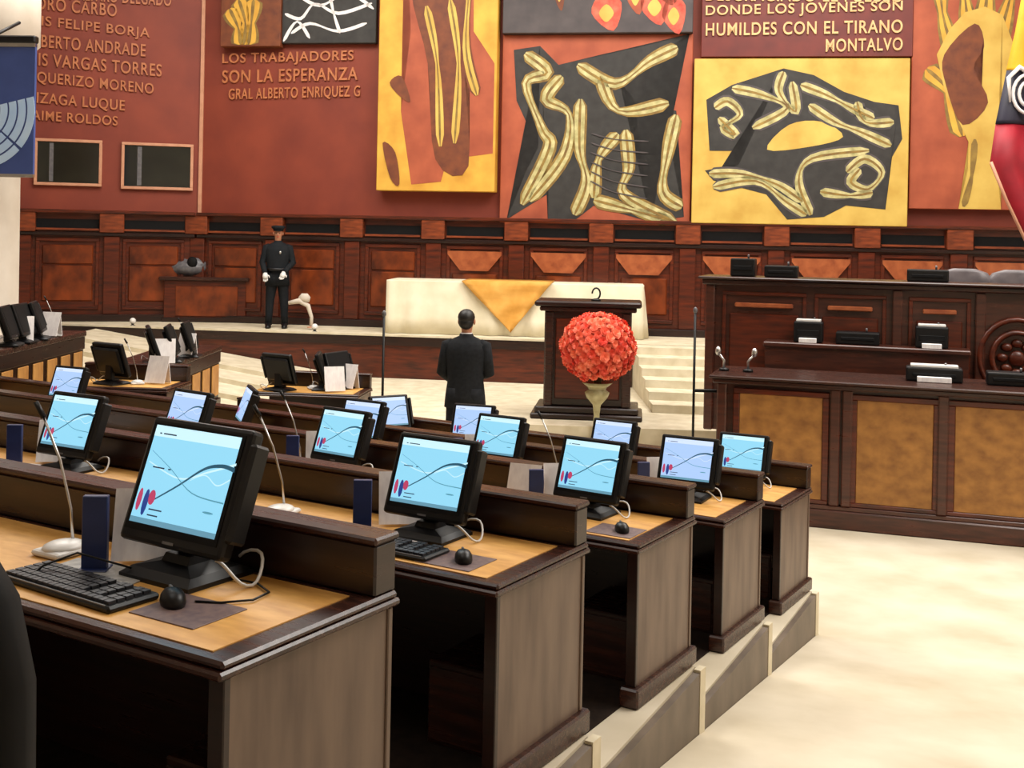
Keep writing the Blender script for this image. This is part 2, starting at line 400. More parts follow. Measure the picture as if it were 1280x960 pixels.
def d_yellow_tall(bb, W, Hh):
    blob(bb, [(.2, 0), (.27, .5), (.2, .75), (.3, .98), (.55, .97), (.6, .9), (.98, .88), (.98, .6), (.8, .5), (.78, 0)], -.004, 'rust', W, Hh, False)
    blob(bb, [(.3, .0), (.26, .35), (.42, .6), (.5, .9), (.78, .92), (.72, .55), (.78, .25), (.7, 0)], -.007, 'umber', W, Hh)
    for p in ([(.38, 0), (.36, .15), (.36, .25)], [(.4, .42), (.5, .6), (.54, .86)], [(.72, .0), (.76, .3), (.74, .55), (.84, .7)], [(.6, .4), (.68, .6), (.66, .85)]):
        bone_stroke(bb, p, .07, W, Hh, -.01, 'yell2', 'umber')
    blob(bb, [(.45, .05), (.36, .3), (.5, .38), (.56, .3), (.6, .08)], -.02, 'pgrey', W, Hh)
    blob(bb, [(.1, .66), (.2, .64), (.28, .72), (.18, .7)], -.012, 'umber', W, Hh)
    blob(bb, [(.05, .85), (.16, .88), (.2, .98), (.12, .96)], -.012, 'umber', W, Hh)
def d_rust_black(bb, W, Hh):
    blob(bb, [(.06, .08), (.2, .06), (.3, .16), (.55, .1), (.8, .05), (.98, .0), (.9, .1), (.62, .24), (.7, .34), (.92, .4), (.9, .62), (.97, .95), (.8, .98), (.5, .9), (.4, .98), (.26, .99), (.26, .84), (.04, .98), (.14, .72), (.2, .6), (.08, .35)], -.004, 'pblack', W, Hh, False)
    S_ = [[(.12, .1), (.24, .2), (.13, .26), (.22, .5), (.26, .6), (.12, .9)], [(.32, .22), (.24, .34), (.36, .42), (.34, .64), (.16, .88)],
          [(.4, .16), (.6, .26), (.78, .14), (.92, .07)], [(.52, .22), (.62, .4), (.88, .36)], [(.42, .34), (.42, .6), (.46, .78), (.4, .95)],
          [(.62, .52), (.52, .66), (.5, .86)], [(.66, .5), (.68, .7), (.66, .84), (.93, .98)], [(.5, .87), (.7, .92), (.9, .97)], [(.92, .42), (.88, .62), (.86, .82), (.96, .9)]]
    for p in S_: bone_stroke(bb, p, .085, W, Hh, -.008)
    for k in range(6): stroke(bb, [(.48, .52+.05*k), (.6, .55+.055*k), (.78, .56+.06*k)], .012, -.02, 'pgrey', W, Hh)
def d_yellow_black(bb, W, Hh):
    blob(bb, [(.06, .25), (.18, .16), (.42, .06), (.56, .1), (.7, .2), (.84, .26), (.95, .28), (.97, .48), (.92, .6), (.9, .9), (.72, .88), (.62, .95), (.45, .97), (.35, .82), (.1, .74), (.06, .68), (.22, .64), (.2, .56), (.08, .56)], -.004, 'pblack', W, Hh, False)
    blob(bb, [(.35, .55), (.45, .4), (.6, .38), (.7, .47), (.55, .53)], -.007, 'yell2', W, Hh)
    S_ = [[(.1, .3), (.16, .26), (.22, .34), (.14, .42), (.2, .46), (.12, .36)], [(.18, .18), (.32, .22), (.44, .3), (.28, .42)], [(.42, .08), (.4, .2), (.48, .32), (.46, .14)],
          [(.5, .16), (.62, .22), (.74, .3), (.84, .36)], [(.54, .28), (.66, .38), (.78, .44), (.92, .52)], [(.76, .26), (.8, .38), (.93, .38)],
          [(.08, .7), (.24, .7), (.4, .76), (.52, .86)], [(.1, .78), (.3, .74), (.44, .86), (.54, .94)], [(.56, .94), (.5, .74), (.56, .6), (.82, .55)],
          [(.72, .68), (.8, .6), (.88, .68), (.82, .78), (.74, .74), (.78, .66)], [(.6, .8), (.74, .82), (.84, .8)]]
    for p in S_: bone_stroke(bb, p, .075, W, Hh, -.008, edge='pgrey')
def d_rust_yellow(bb, W, Hh):
    for p in ([(.2, -.0), (.24, .3), (.4, .5)], [(.4, -.0), (.42, .25), (.5, .45)], [(.6, .0), (.6, .2), (.56, .4)], [(.9, .0), (.78, .25), (.66, .45)], [(.12, .5), (.3, .58), (.42, .74)]):
        bone_stroke(bb, p, .12, W, Hh, -.004, 'yell', 'olive')
    blob(bb, [(.2, .45), (.3, .36), (.42, .3), (.58, .28), (.72, .31), (.82, .42), (.8, .56), (.72, .7), (.7, .84), (.74, .998), (.4, .998), (.47, .86), (.47, .76), (.38, .68), (.27, .58)], -.012, 'yell2', W, Hh, False)
    blob(bb, [(.26, .45), (.5, .34), (.58, .42), (.5, .5), (.62, .62), (.42, .7), (.28, .56)], -.016, 'umber', W, Hh)
    stroke(bb, [(.52, .75), (.5, .88), (.44, .99)], .05, -.017, 'olive', W, Hh)
def d_dark_pink(bb, W, Hh):
    for (cx, cy, r_, m) in ((.55, .78, .13, 'ppink'), (.7, .6, .08, 'rust'), (.8, .72, .12, 'ppink'), (.9, .82, .1, 'ppink'), (.86, .5, .12, 'rust'), (.3, .55, .05, 'umber')):
        blob(bb, [(cx-r_*.6, cy), (cx-r_*.2, cy-.22), (cx+r_*.6, cy-.12), (cx+r_*.3, cy+.2)], -.004, m, W, Hh)
        blob(bb, [(cx-r_*.3, cy), (cx, cy-.1), (cx+r_*.3, cy), (cx, cy+.1)], -.007, 'yell2', W, Hh)
def d_dark_yellow(bb, W, Hh):
    for p in ([(.15, .6), (.3, .8), (.35, .98)], [(.3, .5), (.42, .75), (.4, .98)], [(.55, .5), (.52, .75), (.48, .98)]): bone_stroke(bb, p, .12, W, Hh, -.004, 'yell', 'olive')
def d_black_white(bb, W, Hh):
    for p in ([(.03, .7), (.2, .75), (.35, .6), (.6, .7), (.95, .6)], [(.1, .9), (.3, .8), (.6, .88), (.9, .8)], [(.15, .5), (.4, .62), (.7, .5), (.97, .66)], [(.5, .5), (.55, .7), (.62, .9)], [(.02, .98), (.16, .78), (.3, .95)]):
        stroke(bb, p, .03, -.004, 'paper', W, Hh)
panel('dark mural panel with ochre strokes above the three-line inscription', 275, -60, 350, 58, .22, 'umber', d_dark_yellow)
panel('black mural panel with thin white lines, right of the dark ochre one', 352, -70, 470, 54, .14, 'pblack', d_black_white)
panel('tall yellow mural panel with rust and charcoal shapes, standing proud of wall', 470, -160, 618, 239, .3, 'yell', d_yellow_tall)
panel('charcoal mural panel with coral patches at the top centre', 628, -70, 866, 41, .24, 'pgrey', d_dark_pink)
panel('rust mural panel with angular black field and bone coloured strokes', 624, 43, 862, 281, .1, 'rust', d_rust_black)
panel('square pale yellow mural panel with black field and bone strokes', 864, 73, 1134, 281, .26, 'yell2', d_yellow_black)
panel('rust mural panel with yellow branching shape beside the flag', 1136, -90, 1292, 262, .18, 'rust', d_rust_yellow)
tp, tW, tH = panel('oxblood inscription panel above the square yellow mural panel', 876, -60, 1141, 71, .2, 'darkred', None, cat='inscription panel')

# lettering
def text_mesh(s):
    cu = bpy.data.curves.new('t', 'FONT'); cu.body = s; cu.size = 1; cu.extrude = .06; cu.space_character = 1.12; cu.offset = .012
    o = bpy.data.objects.new('t', cu); C.objects.link(o)
    bpy.context.view_layer.update()
    me = bpy.data.meshes.new_from_object(o.evaluated_get(bpy.context.evaluated_depsgraph_get()))
    bpy.data.objects.remove(o); return me
def wall_text(s, px0, px1, py0, py1, side, proud, m, parent=None, name='inscription_line', label=None):
    xa, zb = wall_local(px0, py0, side, proud); xb, zb2 = wall_local(px1, py1, side, proud)
    _, zt = wall_local(px0, py0-16, side, proud)
    me = text_mesh(s); xsn = [v.co.x for v in me.vertices]; ys = [v.co.y for v in me.vertices]
    w0 = max(xsn)-min(xsn); h0 = max(ys)-min(ys)
    sx = (xb-xa)/w0; sy = (zt-zb)/h0
    for v in me.vertices:
        x = (v.co.x-min(xsn))*sx; z = (v.co.y-min(ys))*sy; y = -v.co.z*.25
        v.co = (x, y, z+(zb2-zb)*x/(xb-xa))
    me.materials.clear(); me.materials.append(M[m])
    d, n, ang = (wd, wn, WA) if side == 'main' else (ld, ln, LA)
    o = bpy.data.objects.new(name, me); C.objects.link(o)
    p = WO+d*xa+n*proud; p.z = zb
    if parent:
        bpy.context.view_layer.update()
        o.parent = parent; o.location = parent.matrix_world.inverted() @ p
    else:
        o.location = p; o.rotation_euler = (0, 0, ang)
    return o
wall_text('DESGRACIADO EL PUEBLO', 882, 1128, 1, 3, 'main', .215, 'gold2', tp)
wall_text('DONDE LOS JOVENES SON', 882, 1128, 23, 17, 'main', .215, 'gold2', tp)
wall_text('HUMILDES CON EL TIRANO', 882, 1128, 45, 41, 'main', .215, 'gold2', tp)
wall_text('MONTALVO', 1032, 1128, 65, 63, 'main', .215, 'gold2', tp)
for i, (s, a, b_, y0, y1) in enumerate([('LOS TRABAJADORES', 278, 442, 83, 79), ('SON LA ESPERANZA', 278, 447, 104, 100), ('GRAL ALBERTO ENRIQUEZ G', 286, 450, 127, 123)]):
    o = wall_text(s, a, b_, y0, y1, 'main', .02, 'gold')
    tag(o, 'gilt letters, %s line of the three-line inscription under the dark panels' % ('first', 'second', 'third')[i], 'wall lettering', 'three-line inscription')
ordn = ['top', 'second', 'third', 'fourth', 'fifth', 'sixth', 'seventh', 'lowest']
for i, (s, a, b_, y0, y1) in enumerate([('ELOY ALFARO DELGADO', 60, 214, -2, 8), ('PEDRO CARBO', 28, 146, 10, 21), ('LUIS FELIPE BORJA', 28, 187, 33, 51), ('ROBERTO ANDRADE', 28, 182, 57, 71),
        ('LUIS VARGAS TORRES', 26, 202, 80, 96), ('BAQUERIZO MORENO', 26, 192, 103, 120), ('IZAGA LUQUE', 46, 156, 131, 141), ('JAIME ROLDOS', 34, 147, 153, 161)]):
    o = wall_text(s, a, b_, y0, y1, 'left', .02, 'gold')
    tag(o, 'gilt letters, %s line of the list of names on the left wall' % ordn[i], 'wall lettering', 'list of names on the left wall')

# dark booth windows with pale frames in the left wall
for i, (a, b_, c, d) in enumerate([(42, 127, 174, 233), (151, 241, 179, 238)]):
    xa, zb = wall_local(a, d-2, 'left', .05); xb, _ = wall_local(b_, d, 'left', .05); _, zt = wall_local((a+b_)/2, c, 'left', .05)
    t = wall_thing('window_%d' % (i+1), None, None, 'left', xa, zb, .05); t['kind'] = 'structure'
    W = xb-xa; Hh = zt-zb; f = B()
    for q in ((0, W, 0, .05), (0, W, Hh-.05, Hh), (0, .05, .05, Hh-.05), (W-.05, W, .05, Hh-.05)): f.box(q[0], q[1], -.03, .045, q[2], q[3], .006)
    f.build('window_frame', 'pink', t)
    B().box(.05, W-.05, .01, .045, .05, Hh-.05).build('pane', 'mirror', t)
    B().box(W*.22, W*.28, .004, .009, .07, Hh-.07).build('curtain_edge', 'grey', t)

# ------------------------------------------------------------------ banner on the left, column behind it
p0 = aty(20, 300, 13.6)
b = B().lathe([(.75, 0), (.75, .3), (.62, .4), (.6, 4.6), (.8, 4.8), (.8, 5.4), (.62, 5.6), (.62, CEIL)], 28)
o = b.build('round_column', 'beige', None, (p0.x-.62, 13.6, 0)); struct(o)
pb = aty(42, 222, 12.4); pt = aty(42, 45, 12.4)
t = thing('banner_screen', 'navy blue roller banner with pale blue striped fan emblem at left edge', 'banner', (pb.x, 12.4, pb.z), R(-4))
h = pt.z-pb.z
B().box(-1.6, 0, -.02, .02, .03, h-.08).build('banner_cloth', 'navy2', t)
B().box(-1.62, .01, -.05, .05, h-.08, h, .015).build('roller_case', 'black', t)
B().box(-1.6, .0, -.03, .03, h-.12, h-.08).build('top_bar', 'silver', t)
B().box(-1.6, 0, -.025, .025, 0, .035).build('hem_bar', 'silver', t)
bb = B(); cx, cz = -.62, h*.47
def fan(r0, r1, a0, a1, y):
    n = 10; P = [(cx+r1*math.cos(a0+(a1-a0)*i/n), cz+r1*math.sin(a0+(a1-a0)*i/n)) for i in range(n+1)]+[(cx+r0*math.cos(a1-(a1-a0)*i/n), cz+r0*math.sin(a1-(a1-a0)*i/n)) for i in range(n+1)]
    bb.slab(P, y, -.0205)
for k in range(6): fan(.05+.1*k, .13+.1*k, R(-88), R(-42), -.026)
for k in range(6): fan(.05+.1*k, .13+.1*k, R(-39), R(14), -.026)
bb.build('emblem', 'lblue', t)
B().tube([(-.5, .03, h), (-.5, .6, h+.25)], .02).tube([(-.5, .03, .05), (-.5, .7, .05)], .02).build('wall_bracket', 'black', t)

# ------------------------------------------------------------------ tiers, aisle ramp
UA = R(31); u = Vector((math.sin(UA), math.cos(UA), 0)); r = Vector((math.cos(UA), -math.sin(UA), 0))
def corner(i): return Vector((-.605+.587*i, 2.5+1.2*i, 0))+u*.02-r*.03
def tz(i): return .29+.18*(4-i)
ad = Vector((.587, 1.2, 0)).normalized(); an = Vector((ad.y, -ad.x, 0))
ORG = corner(0)+r*.09
def edge_at(c):     # point on the aisle line with the same u coordinate as c
    s = (c-ORG).dot(u)/ad.dot(u)
    return ORG+ad*s
LEN = [3.4, 4.6, 5.6, 7.2, 5.2]
for i in range(-1, 5):
    c = corner(i); z = tz(i)
    a = edge_at(c-u*.735); d = edge_at(c+u*.61)
    if i == -1: a = edge_at(c-u*1.8)
    L = LEN[max(i, 0)]
    a2 = a-r*(L+.2); d2 = d-r*(L+.2)
    struct(B().prism([(q.x, q.y) for q in (a, a2, d2, d)], 0, z).build('tier_platform', 'cream'))
    e0 = c-u*.72-r*.05; e3 = c+u*.58-r*.05
    struct(B().prism([(q.x, q.y) for q in (e0, e0-r*L, e3-r*L, e3)], z, z+.004).build('seat_dark_sheet', 'dsheet'))  # thin dark sheet over the seating part of the tier
    # taupe skirt board and pale corner strip
    o_ = an*.035
    struct(B().prism([(q.x, q.y) for q in (a+an*.002, d+an*.002, d+o_, a+o_)], 0, z-.012).build('skirt_board', 'skirt'))
    q = d-ad*.02+an*.018
    struct(B().box(-.012, .022, -.02, .045, 0, z+.0).build('corner_strip', 'cream2', None, (q.x, q.y, 0), (0, 0, -UA)))
far = edge_at(corner(4)+u*.62)
def rp(s, t): return far-ad*s+an*t
g = .13
P = [rp(0, .037), rp(0, 9.5), rp(10.5, 9.5), rp(10.5, .037)]
P = [rp(0, .037), rp(-2.2, 5.2), rp(8.0, 8.0), rp(9.6, .037)]
struct(B().prism([(q.x, q.y) for q in P], -.05, [0.001, .001, g*8, g*9.6]).build('aisle_ramp', 'cream'))

# ------------------------------------------------------------------ delegate desks
DH = .70
def desk(i, L, label, ped=True, loc=None, rz=-UA, depth=.62, name='bench_desk'):
    t = thing(name, label, 'desk', loc if loc is not None else corner(i)+Vector((0, 0, tz(i))), rz, 'tiered delegate desks')
    D = depth
    B().box(-.03, 0, .03, D-.01, .085, DH-.045).build('end_panel', 'lam', t)
    B().box(-.045, .004, .012, .034, .085, DH-.045, .003).build('panel_edge', 'wood', t)
    B().box(-.03, .006, D-.016, D+.004, .085, DH-.045, .003).build('panel_edge', 'lam', t)
    B().box(-.06, .028, -.015, D+.03, 0, .085, .008).build('plinth', 'wood_h', t)
    B().box(-L, -.04, D-.04, D-.012, .0, DH-.045).build('front_panel', 'wood', t)
    B().box(-L, -.001, D-.01, D+.012, .0, .09, .004).build('front_plinth', 'wood_h', t)
    b = B().box(-L, .022, -.02, D+.016, DH-.04, DH-.02, .006).box(-L, .018, -.008, D+.008, DH-.02, DH, .007)
    b.build('desktop', 'wood_h', t)
    B().box(-L+.01, -.05, .03, D-.11, DH, DH+.003).build('veneer_inset', 'inset', t)
    B().box(-L, .012, D-.085, D+.005, DH, DH+.135, .006).build('riser', 'wood', t)
    B().box(-L, .018, D-.092, D+.012, DH+.135, DH+.155, .006).build('riser_cap', 'wood_h', t)
    if ped:
        c = B().box(-.42, -.13, .24, D-.05, 0, .30, .006).build('pedestal', 'wood_h', t)
        B().box(-.41, -.14, .232, .242, .02, .28, .003).build('pedestal_door', 'wood_h', c)
    x = -1.55
    while x > -L+.3:
        B().box(x-.015, x+.015, .05, D-.04, 0, DH-.046).build('divider', 'wood', t); x -= 1.55
    return t
rown = ['nearest', 'second', 'third', 'fourth', 'fifth']
dl = ['long dark desk nearest the camera with worn edge and honey top', 'second dark desk from the camera, brown laminate end panel',
      'third dark desk from the camera, stepping down toward the floor', 'fourth dark desk from the camera, between third and farthest',
      'farthest of the five stepped desks, beside the open cream floor']
for i in range(5): desk(i, LEN[i], dl[i], ped=True)

# --------- things that stand on the desks
def screen_mesh(bg, pale):
    b = B(); W, Hh = .322, .258
    def q(x0, x1, z0, z1, y, m): 
        vs = [b.bm.verts.new((X, y, Z)) for X, Z in ((x0, z0), (x1, z0), (x1, z1), (x0, z1))]; b.bm.faces.new(vs).material_index = b.mi(m)
    q(-W/2, W/2, -Hh/2, Hh/2, 0, bg)
    if bg != 'black2': q(-W/2, W/2, Hh/2-.03, Hh/2, -.0004, pale); q(-W/2, W/2, -Hh/2, -Hh/2+.014, -.0004, 'sc_bar')
    def line(pts, w_, m, y):
        p = smooth(pts, 6, False); k = b.mi(m); L = []; n = len(p)
        for i, v in enumerate(p):
            t_ = w_*(.35+.65*i/n); L.append((b.bm.verts.new((v[0], y, v[1]-t_)), b.bm.verts.new((v[0], y, v[1]+t_))))
        for (a, c), (d, e) in zip(L, L[1:]): b.bm.faces.new((a, d, e, c)).material_index = k
    if bg == 'black2': return b
    line([(-.1, -.07), (-.02, -.02), (.06, .035), (.12, .05), (.167, .045)], .006, 'sc_wave', -.001)
    line([(-.15, .06), (-.06, .02), (.04, -.03), (.16, -.04)], .002, 'sc_teal', -.001)
    line([(.02, .0), (.07, .02), (.12, .0), (.16, .02)], .002, pale, -.0012)
    line([(-.15, .03), (-.02, .0), (.08, .03), (.167, .06)], .0035, pale, -.0008)
    for cx, cz, rx, rz_, m in ((-.145, -.07, .009, .03, 'sc_red'), (-.12, -.075, .01, .035, 'sc_blue'), (-.1, -.06, .013, .02, 'sc_red'), (.115, -.07, .02, .003, 'sc_teal')):
        vs = [b.bm.verts.new((cx+rx*math.cos(a*PI/6), -.0014, cz+rz_*math.sin(a*PI/6))) for a in range(12)]; b.bm.faces.new(vs).material_index = b.mi(m)
    for x0, x1, z in ((-.125, -.075, .108), (-.14, -.132, .108), (-.13, -.085, .018), (-.07, -.06, .018), (-.1, -.05, -.09), (-.1, -.06, -.105)):
        q(x0, x1, z-.0018, z+.0018, -.0012, 'sc_text')
    q(-W/2, W/2, -Hh/2, -Hh/2+.0, -.0004, pale)
    return b
def make_monitor(bg='sc_cyan', pale='sc_pale'):
    t = thing('touch_monitor', 'x', 'monitor', group='delegate touch monitors')
    B().loft([[(x*a, y*b_, z) for x, y in ((-1, -1), (1, -1), (1, 1), (-1, 1))] for a, b_, z in ((.13, .11, 0), (.13, .11, .012), (.11, .085, .028), (.05, .04, .04), (.045, .03, .06))], smooth=False).build('base', 'black', t)
    B().box(-.045, .045, .0, .05, .04, .2, .01).build('neck', 'black', t)
    T = Matrix.Rotation(R(-20), 4, 'X')
    hd = B().box(-.192, .192, -.022, .022, -.165, .165, .012, seg=2).box(-.165, .165, .02, .055, -.12, .13, .015)
    hd = hd.build('housing', 'black', t, (0, .01, .23), (R(-20), 0, 0))
    sc = screen_mesh(bg, pale).build('screen', None, hd, (-.003, -.0245, .012), norm=False)
    B().box(-.176, .17, -.0238, -.0215, -.135, .147).build('screen_border', 'black2', hd)
    B().box(.192, .218, -.03, .028, -.12, .13, .007).build('card_reader', 'black', hd)
    B().box(-.02, .02, -.0245, -.022, -.155, -.148).build('badge', 'grey', hd)
    B().tube(smooth([(.06, .09), (.15, .05), (.2, -.03), (.16, -.07), (.1, -.06)], 6, False) and [(a, c, .035+.03*math.sin(k_*.5)) for k_, (a, c) in enumerate(smooth([(.07, .12), (.17, .1), (.215, .04), (.19, -.01), (.13, -.02)], 4, False))], .0045, 6).build('white_cable', 'white', t)
    return t
mon3 = Proto(lambda: make_monitor('black2', 'grey')); mon = Proto(make_monitor); mon2 = Proto(lambda: make_monitor('sc_lav', 'sc_lpale'))
def make_folder():
    t = thing('blue_card_holder', 'x', 'card holder', group='navy card holders')
    B().box(-.034, .034, -.012, .012, 0, .205, .002).build('card', 'navy', t)
    B().box(-.04, .04, -.035, .035, 0, .008, .002).build('foot', 'navy', t)
    return t
folder = Proto(make_folder)
def make_booklet():
    t = thing('standing_booklet', 'x', 'booklet', group='white booklets')
    b = B().box(-.08, .08, -.003, .003, 0, .2, rot=Matrix.Rotation(R(-20), 4, 'X'))
    b.build('cover', 'paper', t, (0, 0, .004))
    B().box(-.07, .07, .0, .006, 0, .19, rot=Matrix.Rotation(R(10), 4, 'X')).build('back_leaf', 'paper', t, (0, .05, .003))
    return t
booklet = Proto(make_booklet)
def make_keyboard():
    t = thing('keyboard', 'x', 'keyboard')
    B().box(-.23, .23, -.078, .078, 0, .018, .006).build('case', 'black', t)
    k = B()
    for a in range(5):
        for c in range(19):
            if c in (13, 16) and a > 0: continue
            x = -.215+.0227*c
            k.box(x, x+.019, -.064+.0262*a, -.064+.0262*a+.021, .018, .026)
    k = k.build('keys', 'keys', t); k['kind'] = 'stuff'
    B().box(-.21, .21, -.074, -.07, .012, .019).build('front_strip', 'grey', t)
    return t
kb = Proto(make_keyboard)
def make_mouse():
    t = thing('computer_mouse', 'x', 'mouse', group='black mice')
    B().loft([[(.031*s*math.cos(a*PI/8), .052*s*math.sin(a*PI/8), z) for a in range(16)] for s, z in ((.95, 0), (1, .008), (.95, .022), (.7, .034), (.25, .04))]).build('shell', 'black', t)
    B().box(-.004, .004, .015, .035, .03, .041, .002).build('wheel', 'grey', t)
    return t
mouse = Proto(make_mouse)
def make_pad():
    t = thing('mouse_pad', 'x', 'mouse pad', group='mouse pads')
    B().box(-.11, .11, -.09, .09, 0, .003, .001).build('mat', 'pad', t); return t
pad = Proto(make_pad)
def make_goose():
    t = thing('gooseneck_microphone', 'x', 'microphone', group='gooseneck microphones')
    b = B().box(-.06, .06, -.07, .07, 0, .02, .012, seg=2).ell((0, 0, .02), .055, .065, .02)
    b.build('base', 'white', t)
    B().tube([(0, .03, .03), (-.01, .03, .12), (-.05, .02, .26), (-.1, 0, .38)], [.005, .004, .004, .004], 8).build('gooseneck', 'silver', t)
    B().tube([(-.1, 0, .38), (-.125, -.01, .425)], [.009, .008], 8).build('capsule', 'black', t)
    return t
goose = Proto(make_goose)

def s_for(i, px, t_):
    a, _ = ray(px, 560); c = corner(i)+u*t_
    # c + s*(-r) ; x = a*y
    # approximate roll dependence is small
    s = (c.x-a*c.y)/(r.x-a*r.y)
    return s
def on(i, s, t_, dz=0): 
    p = corner(i)-r*s+u*t_; p.z = tz(i)+DH+.003+dz; return p
ST = [ # row, px of monitor, description, lavender?, yaw, items
 (0, 236, 'in the left foreground on the nearest desk', 0, -2, 1),
 (1, 540, 'at the aisle end of the second desk', 0, 0, 1),
 (1, 88, 'left of the foreground monitor on the second desk', 0, 2, 1),
 (2, 738, 'at the aisle end of the third desk', 0, -2, 1),
 (2, 425, 'in the middle of the third desk', 0, -4, 1),
 (2, 232, 'just over the foreground monitor on the third desk', 1, -6, 0),
 (3, 860, 'at the aisle end of the fourth desk', 1, 4, 1),
 (3, 622, 'behind the second desk monitor, on the fourth desk', 0, 0, 1),
 (3, 450, 'half hidden behind the mid third desk monitor', 1, 0, 0),
 (3, 305, 'turned portrait-like on the fourth desk, left of centre', 1, -38, 0),
 (3, 82, 'leftmost on the fourth desk', 1, 6, 0),
 (4, 928, 'at the aisle end of the farthest desk', 0, 4, 0),
 (4, 765, 'over the third desk monitor, on farthest desk', 1, 0, 0),
 (4, 590, 'small one in front of the standing person', 1, 14, 0),
 (4, 487, 'seen edge-on left of the standing person', 1, 62, 0)]
for i, px, ds, lav, yaw, it in ST:
    t_ = .40 if i == 0 else .36; s = s_for(i, px, t_)
    o = (mon2 if lav else mon)('black touch monitor with lit blue screen, '+ds, on(i, s, t_), -UA+R(yaw))
    k_ = 1.04 if i == 0 else .93 if (i, px) == (1, 540) else .89; o.scale = (k_, k_, k_)
    if it:
        folder('upright navy card holder beside the monitor '+ds, on(i, s+(.235 if i == 0 else .21), .29 if i == 0 else .22), R(4))
        booklet('white standing booklet next to the monitor '+ds, on(i, s+(.2 if i == 0 else .19), .425), R(9))
# foreground set
s0 = s_for(0, 236, .40)
kb('black keyboard lying before the foreground monitor', on(0, s0+.13, .15), -UA+R(-3))
kb('dark keyboard half under the aisle monitor of the second desk', on(1, s_for(1, 540, .27)+.1, .13), -UA)
mouse('black mouse beside the foreground keyboard', on(0, s0-.165, .2, .003), -UA+R(60))
pad('mottled pad under the foreground mouse', on(0, s0-.23, .19), -UA)
for i, px, ds in ((1, 540, 'second'), (2, 738, 'third')):
    s = s_for(i, px, .27)
    mouse('black mouse on the %s desk near the aisle' % ds, on(i, s-.23, .14, .003), -UA+R(40))
    pad('mottled pad under the mouse of the %s desk' % ds, on(i, s-.2, .14), -UA)
goose('white-based gooseneck microphone behind the foreground card holder', on(0, s0+.44, .35), -UA)
goose('white-based gooseneck microphone on the third desk left of its middle monitor', on(2, s_for(2, 372, .3), .3), -UA)
goose('white-based gooseneck microphone at left on the second desk', on(1, s_for(1, 345, .25), .28), -UA+R(10))
goose('white-based gooseneck microphone on the fourth desk beside its second monitor', on(3, s_for(3, 700, .3), .25), -UA)
def sheet(label, i, s, t_, w_=.3, d_=.2, rz=0, m='paper', dz=0):
    o = B().box(-w_/2, w_/2, -d_/2, d_/2, 0, .004, .001).build('paper_sheet', m, None, on(i, s, t_, dz), (0, 0, -UA+rz))
    tag(o, label, 'paper', 'loose sheets on the desks')
sheet('grey printed sheet flat under the foreground monitor', 0, s0+.2, .26, .3, .2, R(8), 'sheet')
sheet('white sheet flat beside the second desk aisle monitor', 1, s_for(1, 492, .2), .22, .2, .2, R(-8))
sheet('white sheets flat at the left end of the second desk', 1, s_for(1, 30, .2), .25, .3, .22, R(12))
sheet('white sheet flat left of the third desk middle monitor', 2, s_for(2, 385, .2), .3, .28, .2, R(5))
sheet('large white sheet at the left end of the third desk', 2, s_for(2, 45, .2), .25, .5, .28, R(-5))
booklet('white booklet behind the pair at the left of the third aisle monitor', on(2, s_for(2, 655, .3), .3), -UA+R(10))
# black cables on the foreground desk
pts = [on(0, s0+a, c, .006+dz) for a, c, dz in ((.1, .3, .02), (.22, .22, .06), (.28, .16, .03), (.3, .13, 0))]
tag(B().tube([tuple(p) for p in pts], .003, 6).build('black_cable', 'black'), 'thin black cable looping from the foreground monitor to its keyboard', 'cable')
pts = [on(0, s0+a, c, .006) for a, c in ((-.2, .24), (-.26, .27), (-.31, .33), (-.3, .4), (-.22, .44), (-.13, .43))]
tag(B().tube([tuple(p) for p in pts], .003, 6).build('black_cable', 'black'), 'thin black mouse cable curving behind the foreground mouse', 'cable')

# chair at the left edge in the foreground
cp = Vector((-.71, 1.68, tz(0)))
t = thing('office_chair', 'high-backed black chair, only its back edge showing at lower left', 'chair', cp, R(-25))
def backring(z, w_, d_, y, n=16): return [(w_*math.copysign(abs(math.cos(2*PI*j/n))**.6, math.cos(2*PI*j/n)), y+d_*math.copysign(abs(math.sin(2*PI*j/n))**.6, math.sin(2*PI*j/n)), z) for j in range(n)]
B().loft([backring(z, a, .05, y) for z, a, y in ((.5, .2, -.2), (.6, .25, -.22), (.8, .27, -.22), (1.1, .275, -.23), (1.2, .255, -.24), (1.27, .2, -.25), (1.3, .1, -.26))]).build('backrest', 'black2', t)
B().box(-.25, .25, -.2, .27, .42, .52, .04, seg=2).build('seat', 'black2', t)
B().tube([(0, 0, .1), (0, 0, .43)], .03).build('column', 'black', t)
for k in range(5):
    a = 2*PI*k/5; B().tube([(0, 0, .12), (.28*math.cos(a), .28*math.sin(a), .05)], [.025, .018]).ell((.28*math.cos(a), .28*math.sin(a), .025), .025, .025, .025).build('leg', 'black', t)
for s in (-1, 1):
    B().tube([(s*.24, -.2, .62), (s*.28, 0, .66), (s*.28, .2, .66)], .022).tube([(s*.28, .05, .66), (s*.24, .05, .5)], .018).build('armrest', 'black2', t)

